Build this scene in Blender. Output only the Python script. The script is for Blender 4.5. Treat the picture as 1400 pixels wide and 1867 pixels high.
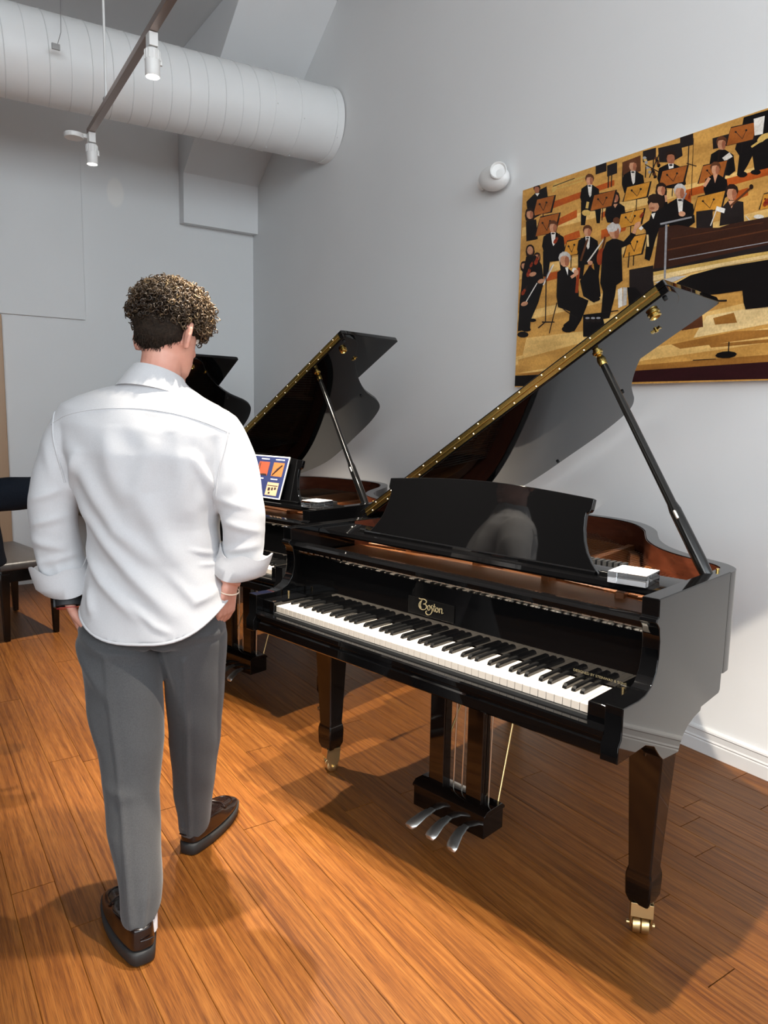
import bpy, bmesh, math, random
import numpy as np
from mathutils import Vector, Matrix, Euler
from mathutils.bvhtree import BVHTree

for o in list(bpy.data.objects): bpy.data.objects.remove(o, do_unlink=True)
scene = bpy.context.scene
COL = scene.collection
random.seed(7)
PI = math.pi

# ------------------------------------------------------------------ camera
CAM_H, CAM_YAW, CAM_PITCH, CAM_ROLL = 1.4241, 0.5917, 0.1343, 0.0183
_fw = Vector((math.sin(CAM_YAW)*math.cos(CAM_PITCH), math.cos(CAM_YAW)*math.cos(CAM_PITCH), -math.sin(CAM_PITCH)))
_rt = Vector((math.cos(CAM_YAW), -math.sin(CAM_YAW), 0)); _up = _rt.cross(_fw)
_r2 = _rt*math.cos(CAM_ROLL) + _up*math.sin(CAM_ROLL); _u2 = _up*math.cos(CAM_ROLL) - _rt*math.sin(CAM_ROLL)
cd = bpy.data.cameras.new('camera'); cam = bpy.data.objects.new('camera', cd); COL.objects.link(cam)
cd.sensor_fit = 'HORIZONTAL'; cd.sensor_width = 36.0; cd.lens = 1335.27/1400*36; cd.clip_start = 0.05; cd.clip_end = 200
cam.matrix_world = Matrix(((_r2.x, _u2.x, -_fw.x, 0), (_r2.y, _u2.y, -_fw.y, 0), (_r2.z, _u2.z, -_fw.z, CAM_H), (0, 0, 0, 1)))
scene.camera = cam

# ------------------------------------------------------------------ room size, world, daylight, exposure
WX, WY, WL, WF, CZ = 2.8315, 6.424, -4.2, -3.2, 4.335      # right wall, back wall, left wall, front wall, ceiling
world = bpy.data.worlds.new('sky'); scene.world = world; world.use_nodes = True
bg = world.node_tree.nodes['Background']; bg.inputs[0].default_value = (0.72, 0.86, 1.0, 1); bg.inputs[1].default_value = 1.0
scene.view_settings.view_transform = 'Standard'; scene.view_settings.look = 'None'
scene.view_settings.exposure = 0.68; scene.view_settings.gamma = 1.0; scene.view_settings.use_curve_mapping = False
WINDOWS = [(-3.7, -1.3), (-0.95, 1.15), (1.45, 2.62)]       # unseen openings assumed in the street wall behind the camera
WIN_Z = (2.0, 4.22)                                         # assumed windows, set high so the duct shades the back wall
LEFT_Z = (0.9, 4.15)
ADDED_WINDOW = (-2.7, 0.5)                                    # unseen side opening, added to brighten the right wall
def daylight(loc, width, height, direction, power, tint):
    ld = bpy.data.lights.new('window_daylight', 'AREA'); ld.shape = 'RECTANGLE'; ld.size = width; ld.size_y = height
    ld.energy = power*width; ld.color = tint
    o = bpy.data.objects.new('window_daylight', ld); COL.objects.link(o)
    o.location = loc; o.rotation_euler = Vector(direction).to_track_quat('-Z', 'Z').to_euler()
WZ = (WIN_Z[0]+WIN_Z[1])/2
for a, b in WINDOWS: daylight(((a+b)/2, WF-0.12, WZ), b-a, WIN_Z[1]-WIN_Z[0], (0, 1, 0), 35, (.85, .94, 1.0))
daylight((WL-0.12, sum(ADDED_WINDOW)/2, sum(LEFT_Z)/2), ADDED_WINDOW[1]-ADDED_WINDOW[0], LEFT_Z[1]-LEFT_Z[0], (1, 0, 0), 36, (1.0, .985, .965))  # added side light, lifts the right wall from out of view

# ------------------------------------------------------------------ materials
MATS = {}
def nodes_of(name):
    m = bpy.data.materials.new(name); m.use_nodes = True; nt = m.node_tree
    return m, nt, nt.nodes['Principled BSDF']
def plain(name, col, rough=.5, metal=0., ior=1.5, coat=0., trans=0., spec=.5, sheen=0.):
    m, nt, b = nodes_of(name)
    b.inputs['Base Color'].default_value = (*col, 1); b.inputs['Roughness'].default_value = rough
    b.inputs['Metallic'].default_value = metal; b.inputs['IOR'].default_value = ior
    b.inputs['Coat Weight'].default_value = coat; b.inputs['Coat Roughness'].default_value = .03
    b.inputs['Transmission Weight'].default_value = trans; b.inputs['Specular IOR Level'].default_value = spec
    b.inputs['Sheen Weight'].default_value = sheen
    MATS[name] = m; return m
def noisy(name, c1, c2, scale, rough, bump=0., bscale=None, metal=0., stretch=(1, 1, 1), coords='Object', detail=4, spec=.5, coat=0., sheen=0.):
    m, nt, b = nodes_of(name); N, L = nt.nodes, nt.links
    tc = N.new('ShaderNodeTexCoord'); mp = N.new('ShaderNodeMapping'); mp.inputs['Scale'].default_value = stretch
    L.new(tc.outputs[coords], mp.inputs[0])
    nz = N.new('ShaderNodeTexNoise'); nz.inputs['Scale'].default_value = scale; nz.inputs['Detail'].default_value = detail
    L.new(mp.outputs[0], nz.inputs['Vector'])
    cr = N.new('ShaderNodeValToRGB'); cr.color_ramp.elements[0].position = .3; cr.color_ramp.elements[1].position = .7
    cr.color_ramp.elements[0].color = (*c1, 1); cr.color_ramp.elements[1].color = (*c2, 1)
    L.new(nz.outputs['Fac'], cr.inputs[0]); L.new(cr.outputs[0], b.inputs['Base Color'])
    b.inputs['Roughness'].default_value = rough; b.inputs['Metallic'].default_value = metal
    b.inputs['Specular IOR Level'].default_value = spec; b.inputs['Coat Weight'].default_value = coat; b.inputs['Sheen Weight'].default_value = sheen
    if bump:
        n2 = N.new('ShaderNodeTexNoise'); n2.inputs['Scale'].default_value = bscale or scale; n2.inputs['Detail'].default_value = 5
        L.new(mp.outputs[0], n2.inputs['Vector'])
        bp = N.new('ShaderNodeBump'); bp.inputs['Strength'].default_value = bump; bp.inputs['Distance'].default_value = .01
        L.new(n2.outputs['Fac'], bp.inputs['Height']); L.new(bp.outputs[0], b.inputs['Normal'])
    MATS[name] = m; return m
def attr_mat(name, attr, rough=.5, spec=.5, bump=0., sheen=0.):
    m, nt, b = nodes_of(name); N, L = nt.nodes, nt.links
    a = N.new('ShaderNodeVertexColor'); a.layer_name = attr
    L.new(a.outputs[0], b.inputs['Base Color']); b.inputs['Roughness'].default_value = rough; b.inputs['Specular IOR Level'].default_value = spec
    MATS[name] = m; return m
def wood_floor():
    m, nt, b = nodes_of('strand_bamboo'); N, L = nt.nodes, nt.links
    tc = N.new('ShaderNodeTexCoord'); oi = N.new('ShaderNodeObjectInfo')
    off = N.new('ShaderNodeVectorMath'); off.operation = 'SCALE'; off.inputs[0].default_value = (37.0, 53.0, 11.0); L.new(oi.outputs['Random'], off.inputs['Scale'])
    add = N.new('ShaderNodeVectorMath'); add.operation = 'ADD'; L.new(tc.outputs['Object'], add.inputs[0]); L.new(off.outputs[0], add.inputs[1])
    def noise(scale, st, detail, dist=0.):
        mp = N.new('ShaderNodeMapping'); mp.inputs['Scale'].default_value = st; L.new(add.outputs[0], mp.inputs[0])
        nz = N.new('ShaderNodeTexNoise'); nz.inputs['Scale'].default_value = scale; nz.inputs['Detail'].default_value = detail; nz.inputs['Distortion'].default_value = dist
        L.new(mp.outputs[0], nz.inputs['Vector']); return nz
    n1 = noise(9, (10, .22, 1), 6, .35); n2 = noise(70, (8, .22, 1), 3); n3 = noise(2.2, (1, .5, 1), 2)
    r1 = N.new('ShaderNodeValToRGB'); e = r1.color_ramp.elements
    e[0].position = .28; e[0].color = (*FLOOR_DARK, 1); e[1].position = .74; e[1].color = (*FLOOR_LIGHT, 1)
    k = r1.color_ramp.elements.new(.5); k.color = (*FLOOR_MID, 1)
    L.new(n1.outputs['Fac'], r1.inputs[0])
    r2 = N.new('ShaderNodeValToRGB'); r2.color_ramp.elements[0].position = .32; r2.color_ramp.elements[0].color = (.45, .40, .36, 1)
    r2.color_ramp.elements[1].position = .56; r2.color_ramp.elements[1].color = (1, 1, 1, 1); L.new(n2.outputs['Fac'], r2.inputs[0])
    mx = N.new('ShaderNodeMix'); mx.data_type = 'RGBA'; mx.blend_type = 'MULTIPLY'; mx.inputs[0].default_value = .75
    L.new(r1.outputs[0], mx.inputs[6]); L.new(r2.outputs[0], mx.inputs[7])
    hs = N.new('ShaderNodeHueSaturation'); L.new(mx.outputs[2], hs.inputs['Color'])
    ma = N.new('ShaderNodeMath'); ma.operation = 'MULTIPLY_ADD'; ma.inputs[1].default_value = .22; ma.inputs[2].default_value = .90; L.new(oi.outputs['Random'], ma.inputs[0])
    m2 = N.new('ShaderNodeMath'); m2.operation = 'MULTIPLY_ADD'; m2.inputs[1].default_value = .16; m2.inputs[2].default_value = -.08; L.new(n3.outputs['Fac'], m2.inputs[0])
    m3 = N.new('ShaderNodeMath'); m3.operation = 'ADD'; L.new(ma.outputs[0], m3.inputs[0]); L.new(m2.outputs[0], m3.inputs[1]); L.new(m3.outputs[0], hs.inputs['Value'])
    L.new(hs.outputs[0], b.inputs['Base Color'])
    b.inputs['Roughness'].default_value = .42; b.inputs['Specular IOR Level'].default_value = .35
    bp = N.new('ShaderNodeBump'); bp.inputs['Strength'].default_value = .12; bp.inputs['Distance'].default_value = .002
    L.new(n2.outputs['Fac'], bp.inputs['Height']); L.new(bp.outputs[0], b.inputs['Normal'])
    MATS['floor'] = m
FLOOR_DARK, FLOOR_MID, FLOOR_LIGHT = (.098, .028, .004), (.175, .058, .009), (.245, .092, .018)
wood_floor()
def wall_mat():
    # painted plaster, faint roller texture, one pale filler patch on the back wall
    m, nt, b = nodes_of('wall_paint'); N, L = nt.nodes, nt.links
    tc = N.new('ShaderNodeTexCoord'); nz = N.new('ShaderNodeTexNoise'); nz.inputs['Scale'].default_value = 1.3; nz.inputs['Detail'].default_value = 3
    L.new(tc.outputs['Object'], nz.inputs['Vector'])
    cr = N.new('ShaderNodeValToRGB'); cr.color_ramp.elements[0].color = (.74, .74, .735, 1); cr.color_ramp.elements[1].color = (.80, .80, .795, 1)
    L.new(nz.outputs['Fac'], cr.inputs[0])
    sep = N.new('ShaderNodeSeparateXYZ'); L.new(tc.outputs['Object'], sep.inputs[0])
    mp = N.new('ShaderNodeMapping'); mp.inputs['Location'].default_value = (-1.63/.075, -6.42/.2, -3.16/.125); mp.inputs['Scale'].default_value = (1/.075, 1/.2, 1/.125)
    L.new(tc.outputs['Object'], mp.inputs[0]); ln = N.new('ShaderNodeVectorMath'); ln.operation = 'LENGTH'; L.new(mp.outputs[0], ln.inputs[0])
    rr = N.new('ShaderNodeValToRGB'); rr.color_ramp.elements[0].position = .75; rr.color_ramp.elements[0].color = (1, 1, 1, 1); rr.color_ramp.elements[1].position = 1.; rr.color_ramp.elements[1].color = (0, 0, 0, 1)
    L.new(ln.outputs['Value'], rr.inputs[0])
    mx = N.new('ShaderNodeMix'); mx.data_type = 'RGBA'; L.new(rr.outputs[0], mx.inputs[0]); L.new(cr.outputs[0], mx.inputs[6]); mx.inputs[7].default_value = (.85, .83, .80, 1)
    L.new(mx.outputs[2], b.inputs['Base Color']); b.inputs['Roughness'].default_value = .55; b.inputs['Specular IOR Level'].default_value = .3
    n2 = N.new('ShaderNodeTexNoise'); n2.inputs['Scale'].default_value = 7; n2.inputs['Detail'].default_value = 6; L.new(tc.outputs['Object'], n2.inputs['Vector'])
    bp = N.new('ShaderNodeBump'); bp.inputs['Strength'].default_value = .10; bp.inputs['Distance'].default_value = .02; L.new(n2.outputs['Fac'], bp.inputs['Height']); L.new(bp.outputs[0], b.inputs['Normal'])
    MATS['wall'] = m
wall_mat()
noisy('ceiling_paint', (.66, .66, .66), (.70, .70, .70), 1.2, .7)
noisy('bulkhead_paint', (.76, .76, .76), (.80, .80, .80), 1.5, .6)
noisy('white_trim', (.66, .65, .64), (.72, .71, .70), 3, .45)
noisy('dark_interior', (.016, .014, .013), (.026, .022, .020), 2, .95, spec=.05)
noisy('duct_paint', (.80, .80, .79), (.84, .84, .83), 3, .45)
plain('duct_seam', (.74, .74, .73), .45)
plain('track_metal', (.30, .23, .20), .35, .6); plain('lamp_white', (.80, .79, .77), .35); plain('galvanized', (.35, .34, .33), .4, .7)
plain('ebony', (.002, .002, .0022), .03, ior=1.40); plain('ebony_satin', (.003, .003, .003), .14, spec=.4)
noisy('ebony_leg', (.003, .002, .0018), (.005, .003, .0022), 30, .05, stretch=(1, 1, .1), spec=.35)
noisy('mahogany', (.045, .011, .005), (.072, .018, .008), 14, .25, stretch=(1, 1, 5), spec=.5)
noisy('copper_plate', (.16, .052, .013), (.20, .070, .018), 20, .42, bump=.05, bscale=200, metal=.25)
noisy('spruce', (.40, .22, .09), (.50, .30, .13), 30, .4, stretch=(8, .5, 1))
plain('brass', (.62, .43, .13), .25, 1.); plain('brass_satin', (.68, .50, .24), .34, 1.); plain('nickel', (.66, .65, .62), .38, 1.)
plain('steel_wire', (.62, .57, .48), .3, 1.); plain('felt_black', (.01, .01, .01), .9); plain('felt_white', (.75, .73, .70), .9)
plain('ivory', (.52, .465, .405), .22); plain('key_black', (.006, .006, .006), .22)
plain('gold_leaf', (.22, .18, .10), .5, .2); plain('hinge_metal', (.17, .13, .10), .5, .3)
plain('acrylic', (.96, .98, 1.), .02, trans=1., ior=1.45); plain('paper', (.54, .53, .52), .7)
plain('print_blue', (.018, .026, .085), .4); plain('print_copper', (.33, .115, .035), .4); plain('print_red', (.26, .060, .030), .4); plain('print_cream', (.46, .29, .18), .4); plain('print_dark', (.03, .02, .02), .4)
noisy('canvas_edge', (.62, .58, .52), (.70, .66, .60), 60, .8)
attr_mat('print_ink', 'ink', .38, .35)
def print_grain():
    nt = MATS['print_ink'].node_tree; N, L = nt.nodes, nt.links; b = N['Principled BSDF']; src = b.inputs['Base Color'].links[0].from_socket
    tc = N.new('ShaderNodeTexCoord'); f = None
    for sc, st, lo in ((9, (1, .6, 2.5), .80), (120, (1, 1, 1), .92)):
        mp = N.new('ShaderNodeMapping'); mp.inputs['Scale'].default_value = st; L.new(tc.outputs['Object'], mp.inputs[0])
        nz = N.new('ShaderNodeTexNoise'); nz.inputs['Scale'].default_value = sc; nz.inputs['Detail'].default_value = 5; L.new(mp.outputs[0], nz.inputs['Vector'])
        cr = N.new('ShaderNodeValToRGB'); cr.color_ramp.elements[0].position = .32; cr.color_ramp.elements[0].color = (lo, lo*.96, lo*.9, 1); cr.color_ramp.elements[1].position = .66; cr.color_ramp.elements[1].color = (1.14, 1.14, 1.12, 1)
        L.new(nz.outputs['Fac'], cr.inputs[0]); mx = N.new('ShaderNodeMix'); mx.data_type = 'RGBA'; mx.blend_type = 'MULTIPLY'; mx.inputs[0].default_value = 1
        L.new(src, mx.inputs[6]); L.new(cr.outputs[0], mx.inputs[7]); src = mx.outputs[2]
    L.new(src, b.inputs['Base Color'])
print_grain()
noisy('leather_seat', (.035, .030, .028), (.05, .043, .040), 40, .38, bump=.08, bscale=160)
noisy('pine_door', (.42, .25, .14), (.50, .32, .19), 6, .45, stretch=(1, 1, .15))
# clothing and skin
noisy('shirt_cotton', (.47, .465, .475), (.50, .495, .505), 300, .75, bump=.05, bscale=500, sheen=.15, spec=.2)
noisy('trouser_wool', (.048, .048, .050), (.066, .066, .068), 380, .85, bump=.12, bscale=420, sheen=.2, spec=.15)
noisy('suit_wool', (.007, .009, .014), (.011, .014, .020), 300, .9, bump=.1, bscale=400, spec=.08)
noisy('skin', (.52, .235, .17), (.58, .29, .215), 25, .5, bump=.03, bscale=300)
noisy('hair_short', (.009, .006, .004), (.026, .016, .010), 160, .75, bump=.5, bscale=260, spec=.15)
attr_mat('hair_curl', 'tone', .42, .4)
noisy('loafer_leather', (.006, .003, .0025), (.011, .005, .004), 30, .22, coat=.25)
plain('rubber_sole', (.016, .0155, .0155), .6); plain('sock_white', (.78, .78, .80), .8)
noisy('watch_strap', (.012, .013, .014), (.02, .02, .022), 200, .6); plain('bracelet', (.65, .50, .38), .4); plain('red_cord', (.5, .04, .05), .6)
plain('eye_white', (.8, .8, .78), .2)
plain('lamp_glow', (1, 1, 1), .5)
_g = MATS['lamp_glow'].node_tree.nodes['Principled BSDF']; _g.inputs['Emission Color'].default_value = (1, .95, .86, 1); _g.inputs['Emission Strength'].default_value = 12

# ------------------------------------------------------------------ mesh helpers
def link(o, parent=None):
    COL.objects.link(o)
    if parent is not None: o.parent = parent
    return o
def tag(o, label=None, cat=None, group=None, kind=None):
    if label: o['label'] = label
    if cat: o['category'] = cat
    if group: o['group'] = group
    if kind: o['kind'] = kind
    return o
def empty(name, loc=(0, 0, 0), rz=0., label=None, cat=None, group=None):
    o = bpy.data.objects.new(name, None); o.empty_display_size = .1; link(o); o.location = loc; o.rotation_euler = (0, 0, rz)
    return tag(o, label, cat, group)
def finish(name, me, mat, parent=None, smooth=None, bevel=0., seg=2):
    me.materials.clear(); me.materials.append(MATS[mat] if isinstance(mat, str) else mat)
    if smooth is not None:
        for p in me.polygons: p.use_smooth = True
        me.set_sharp_from_angle(angle=math.radians(smooth))
    o = bpy.data.objects.new(name, me); link(o, parent)
    if bevel:
        b = o.modifiers.new('bevel', 'BEVEL'); b.width = bevel; b.segments = seg; b.limit_method = 'ANGLE'; b.angle_limit = math.radians(40)
        b.harden_normals = True
        for p in me.polygons: p.use_smooth = True
        me.set_sharp_from_angle(angle=math.radians(40))
    return o
def catmull(pts, n=6, closed=False):
    P = [Vector(p) for p in pts]; out = []; m = len(P)
    for i in range(m if closed else m-1):
        a = P[(i-1) % m] if closed or i > 0 else P[0]*2-P[1]
        b, c = P[i], P[(i+1) % m]
        d = P[(i+2) % m] if closed or i+2 < m else P[-1]*2-P[-2]
        for k in range(n):
            t = k/n; t2, t3 = t*t, t*t*t
            out.append(.5*((2*b) + (c-a)*t + (2*a-5*b+4*c-d)*t2 + (3*b-a-3*c+d)*t3))
    if not closed: out.append(P[-1])
    return out
class MB:
    def __init__(s): s.v = []; s.f = []
    def add(s, vs, fs):
        k = len(s.v); s.v += [tuple(v) for v in vs]; s.f += [tuple(i+k for i in f) for f in fs]; return s
    def box(s, x0, x1, y0, y1, z0, z1, M=None):
        vs = [Vector((x, y, z)) for z in (z0, z1) for y in (y0, y1) for x in (x0, x1)]
        if M is not None: vs = [M @ v for v in vs]
        return s.add(vs, [(0, 2, 3, 1), (4, 5, 7, 6), (0, 1, 5, 4), (2, 6, 7, 3), (0, 4, 6, 2), (1, 3, 7, 5)])
    def prism(s, poly, fn, a0, a1):
        # poly: 2d outline, fn(u, v, a) -> 3d point
        n = len(poly); vs = [fn(u, v, a0) for u, v in poly] + [fn(u, v, a1) for u, v in poly]
        return s.add(vs, [tuple(range(n-1, -1, -1)), tuple(range(n, 2*n))] + [(i, (i+1) % n, n+(i+1) % n, n+i) for i in range(n)])
    def loft(s, rings, cap=True, closed=True):
        n = len(rings[0]); vs = [p for r in rings for p in r]; fs = []
        for j in range(len(rings)-1):
            for i in range(n if closed else n-1):
                a, b = j*n+i, j*n+(i+1) % n; fs.append((a, b, b+n, a+n))
        if cap and closed: fs.append(tuple(range(n-1, -1, -1))); fs.append(tuple(range((len(rings)-1)*n, len(rings)*n)))
        return s.add(vs, fs)
    def tube(s, pts, rad, seg=10, cap=True, flat=1.):
        P = [Vector(p) for p in pts]; R = rad if isinstance(rad, (list, tuple)) else [rad]*len(P); rings = []
        t0 = (P[1]-P[0]).normalized(); u = t0.orthogonal().normalized()
        for i, p in enumerate(P):
            t = ((P[min(i+1, len(P)-1)]-P[max(i-1, 0)])).normalized()
            u = (u - t*u.dot(t)).normalized(); w = t.cross(u)
            rings.append([p + (u*math.cos(a)*flat + w*math.sin(a))*R[i] for a in [2*PI*k/seg for k in range(seg)]])
        return s.loft(rings, cap)
    def lathe(s, prof, M=None, seg=20, cap=True):
        M = M or Matrix.Identity(4)
        return s.loft([[M @ Vector((r*math.cos(a), r*math.sin(a), z)) for a in [2*PI*k/seg for k in range(seg)]] for r, z in prof], cap)
    def ellipsoid(s, c, r, M=None, seg=16, rings=10):
        c = Vector(c); M = M or Matrix.Identity(4); R = []
        for j in range(rings+1):
            t = PI*(j+.02)/(rings+.04); R.append([c + (M @ Vector((r[0]*math.sin(t)*math.cos(a), r[1]*math.sin(t)*math.sin(a), -r[2]*math.cos(t)))) for a in [2*PI*k/seg for k in range(seg)]])
        return s.loft(R)
    def capsule(s, a, b, ra, rb, seg=14):
        a, b = Vector(a), Vector(b); d = (b-a).normalized(); pts = []; rr = []
        for k in range(5):
            t = (k+.25)/4.25*PI/2; pts.append(a-d*ra*math.cos(t)); rr.append(ra*math.sin(t))
        for k in range(5):
            t = PI/2*(4-k+.25)/4.25; pts.append(b+d*rb*math.cos(t)); rr.append(rb*math.sin(t))
        return s.tube(pts, rr, seg)
    def mesh(s, name):
        me = bpy.data.meshes.new(name); me.from_pydata(s.v, [], s.f); me.update()
        bm = bmesh.new(); bm.from_mesh(me); bmesh.ops.recalc_face_normals(bm, faces=bm.faces); bm.to_mesh(me); bm.free(); return me
    def build(s, name, mat, parent=None, smooth=None, bevel=0., seg=2):
        return finish(name, s.mesh(name), mat, parent, smooth, bevel, seg)
def at_xy(M): return M
def frame(o, z, x=None):
    # matrix with local z along z
    z = Vector(z).normalized(); x = Vector(x) if x is not None else z.orthogonal(); x = (x - z*x.dot(z)).normalized(); y = z.cross(x)
    return Matrix(((x.x, y.x, z.x, o[0]), (x.y, y.y, z.y, o[1]), (x.z, y.z, z.z, o[2]), (0, 0, 0, 1)))
def voxel(mb, size, smooth=4, factor=.5):
    me = mb.mesh('tmp'); o = bpy.data.objects.new('tmp', me); COL.objects.link(o)
    r = o.modifiers.new('r', 'REMESH'); r.mode = 'VOXEL'; r.voxel_size = size
    if smooth:
        m = o.modifiers.new('s', 'SMOOTH'); m.factor = factor; m.iterations = smooth
    dg = bpy.context.evaluated_depsgraph_get(); out = bpy.data.meshes.new_from_object(o.evaluated_get(dg))
    bpy.data.objects.remove(o, do_unlink=True); bpy.data.meshes.remove(me)
    return out

# ------------------------------------------------------------------ the room
def struct(mb, name, mat, parent=None, **k):
    o = mb.build(name, mat, parent, **k)
    if parent is None: o['kind'] = 'structure'
    return o
PLANK_X0, PLANK_W = -2.12, .1185
PART_X, PART_Y = -1.7, .9                                    # unseen dark partition, added to keep the piano reflections black
floor = struct(MB().box(WL, WX, WF, WY, -.10, -.0092), 'floor', 'floor')
struct(MB().box(WL, PLANK_X0+.449-.449, WF, WY, -.0092, 0), 'floor_side', 'floor', floor)
pm = MB().prism([(-PLANK_W/2+.0004, -.009), (-PLANK_W/2+.0004, -.0012), (-PLANK_W/2+.0016, 0), (PLANK_W/2-.0016, 0), (PLANK_W/2-.0004, -.0012), (PLANK_W/2-.0004, -.009)],
                lambda u, v, a: (u, a, v), -.9185, .9185).mesh('plank'); pm.materials.append(MATS['floor'])
rp = random.Random(11); xs = .449 + PLANK_W/2 + PLANK_W*20
while xs - PLANK_W/2 > PLANK_X0:
    if xs - PLANK_W/2 < WX - .02:
        y = WF - rp.uniform(.05, 1.75)
        while y < WY:
            a, b = max(y, WF), min(y+1.84, WY-.004)
            if b - a > .05:
                o = bpy.data.objects.new('plank', pm); link(o, floor); o.location = (min(xs, WX+PLANK_W), (a+b)/2, 0); o.scale = (1, (b-a)/1.84, 1)
                if xs + PLANK_W/2 > WX: o.scale.x = (WX-(xs-PLANK_W/2))/PLANK_W; o.location.x = (WX+xs-PLANK_W/2)/2
            y += 1.84
    xs -= PLANK_W
struct(MB().box(WX, WX+.15, WF-.15, WY+.15, -.1, CZ+.1), 'wall_right', 'wall')
wb = struct(MB().box(PART_X, WX, WY, WY+.15, -.1, CZ+.1), 'wall_back', 'wall')
struct(MB().box(-.9, 1.362, WY-.026, WY+.01, 2.126, CZ), 'wall_panel', 'wall', wb, bevel=.003)
mb = MB().box(WL-.15, WL, ADDED_WINDOW[1], PART_Y, -.1, CZ+.1).box(WL-.15, WL, WF-.15, ADDED_WINDOW[0], -.1, CZ+.1)
mb.box(WL-.15, WL, *ADDED_WINDOW, -.1, LEFT_Z[0]).box(WL-.15, WL, *ADDED_WINDOW, LEFT_Z[1], CZ+.1); struct(mb, 'wall_left', 'dark_interior')
struct(MB().box(WL-.15, PART_X, PART_Y, WY, -.1, CZ+.1), 'wall_partition', 'dark_interior')  # added out of view, hides bright surfaces from the desk reflection
mb = MB()
for y in (ADDED_WINDOW[0], sum(ADDED_WINDOW)/2-.025, ADDED_WINDOW[1]-.05): mb.box(WL-.11, WL-.04, y, y+.05, *LEFT_Z)
for z in (LEFT_Z[0], 2.5, LEFT_Z[1]-.05): mb.box(WL-.10, WL-.05, *ADDED_WINDOW, z, z+.05)
struct(mb, 'window_4', 'white_trim')  # frame of the added side opening
mb = MB(); xs = [WL] + [v for w in WINDOWS for v in w] + [WX]
for i in range(0, len(xs), 2): mb.box(xs[i], xs[i+1], WF-.15, WF, 0, CZ)
for a, b in WINDOWS: mb.box(a, b, WF-.15, WF, 0, WIN_Z[0]); mb.box(a, b, WF-.15, WF, WIN_Z[1], CZ)
struct(mb, 'wall_front', 'wall')
for i, (a, b) in enumerate(WINDOWS):
    mb = MB()
    for x in (a, (a+b)/2-.025, b-.05): mb.box(x, x+.05, WF-.11, WF-.04, *WIN_Z)
    for z in (WIN_Z[0], 3.1, WIN_Z[1]-.05): mb.box(a, b, WF-.10, WF-.05, z, z+.05)
    struct(mb, 'window_%d' % (i+1), 'white_trim')
struct(MB().box(WL, WX, WF, WY, CZ, CZ+.1), 'ceiling', 'ceiling_paint')
# sloping bulkhead in the corner above the pianos
BX = 2.155
struct(MB().prism([(WY, 2.995), (6.312, 2.985), (6.302, 3.385), (4.925, CZ), (WY, CZ)], lambda u, v, a: (a, u, v), BX, WX), 'wall_bulkhead', 'bulkhead_paint', bevel=.004)
# baseboards
bbp = [(0, 0), (.016, 0), (.016, .052), (.013, .057), (.016, .063), (.012, .070), (.012, .094), (.016, .099), (.014, .106), (.008, .111), (.0, .113)]
struct(MB().prism(bbp, lambda u, v, a: (WX-u, a, v), WF, WY), 'baseboard_right', 'white_trim', smooth=25)
struct(MB().prism([(0, 0), (.014, 0), (.014, .085), (.008, .10), (0, .10)], lambda u, v, a: (a, WY-u, v), .76, WX), 'baseboard_back', 'white_trim')
# door at the far left of the back wall
dr = struct(MB().box(-.20, .67, WY-.022, WY+.005, .01, 2.05), 'door_1', 'pine_door', bevel=.003)
mb = MB().box(.665, .75, WY-.045, WY, 0, 2.118).box(-.285, -.20, WY-.045, WY, 0, 2.118).box(-.20, .665, WY-.045, WY, 2.04, 2.118)
struct(mb, 'door_casing', 'pine_door', dr, bevel=.006)
for z0, z1 in ((.16, .48), (.60, 1.90)):
    for a, b in ((-.08, .18), (.29, .57)):
        struct(MB().box(a, b, WY-.030, WY-.02, z0, z1), 'door_panel', 'pine_door', dr, bevel=.006)
struct(MB().lathe([(.0, 0), (.026, 0), (.026, .006), (.010, .012), (.010, .035), (.026, .045), (.028, .062), (.016, .074), (0, .076)], frame((-.13, WY-.022, 1.0), (0, -1, 0))), 'door_knob', 'brass', dr, smooth=40)

# ------------------------------------------------------------------ spiral duct
def duct():
    A, B, R = Vector((WX-.003, 5.05, 3.525)), Vector((PART_X+.01, 5.13, 3.45)), .252
    t = (B-A).normalized(); L = (B-A).length; M = frame(A, t, (0, 0, 1))
    root = empty('air_duct', tuple(A), label='big round white spiral air duct running under the ceiling into the right wall', cat='air duct')
    inv = Matrix.Translation(-A)
    def B_(mb, name, mat, **k):
        o = mb.build(name, mat, root, **k); o.data.transform(inv); return o
    B_(MB().lathe([(R, 0), (R, L)], M, 64), 'duct_tube', 'duct_paint', smooth=40)
    hp = []; n = 40; turns = int((L-.62)/.118)
    for i in range(turns*n): a = 2*PI*i/n; z = .56+.118*i/n; hp.append(M @ Vector(((R+.0005)*math.cos(a), (R+.0005)*math.sin(a), z)))
    B_(MB().tube(hp, .0032, 5), 'spiral_seam', 'duct_seam', smooth=60)
    for z0, z1, r in ((0, .055, .006), (.30, .335, .004), (.50, .53, .004)):
        B_(MB().lathe([(R-.002, z0), (R+r, z0), (R+r, z1), (R-.002, z1)], M, 64), 'collar', 'duct_paint', smooth=40)
    rv = MB().ellipsoid((0, 0, 0), (.005,)*3, seg=6, rings=4).mesh('rivet'); rv.materials.append(MATS['duct_seam'])
    for z in (.04, .315, .52):
        for k in range(5):
            a = 2*PI*k/5+.3+z; o = bpy.data.objects.new('rivet', rv); link(o, root); o.location = (M @ Vector(((R+.007)*math.cos(a), (R+.007)*math.sin(a), z))) - A
duct()
h = empty('hanger_wire', (.90, 4.74, 3.44), label='thin hanging wire with a small metal clip in front of the duct', cat='wire')
MB().box(-.022, .022, -.006, .006, -.020, .012).build('clip', 'galvanized', h, bevel=.002)
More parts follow.
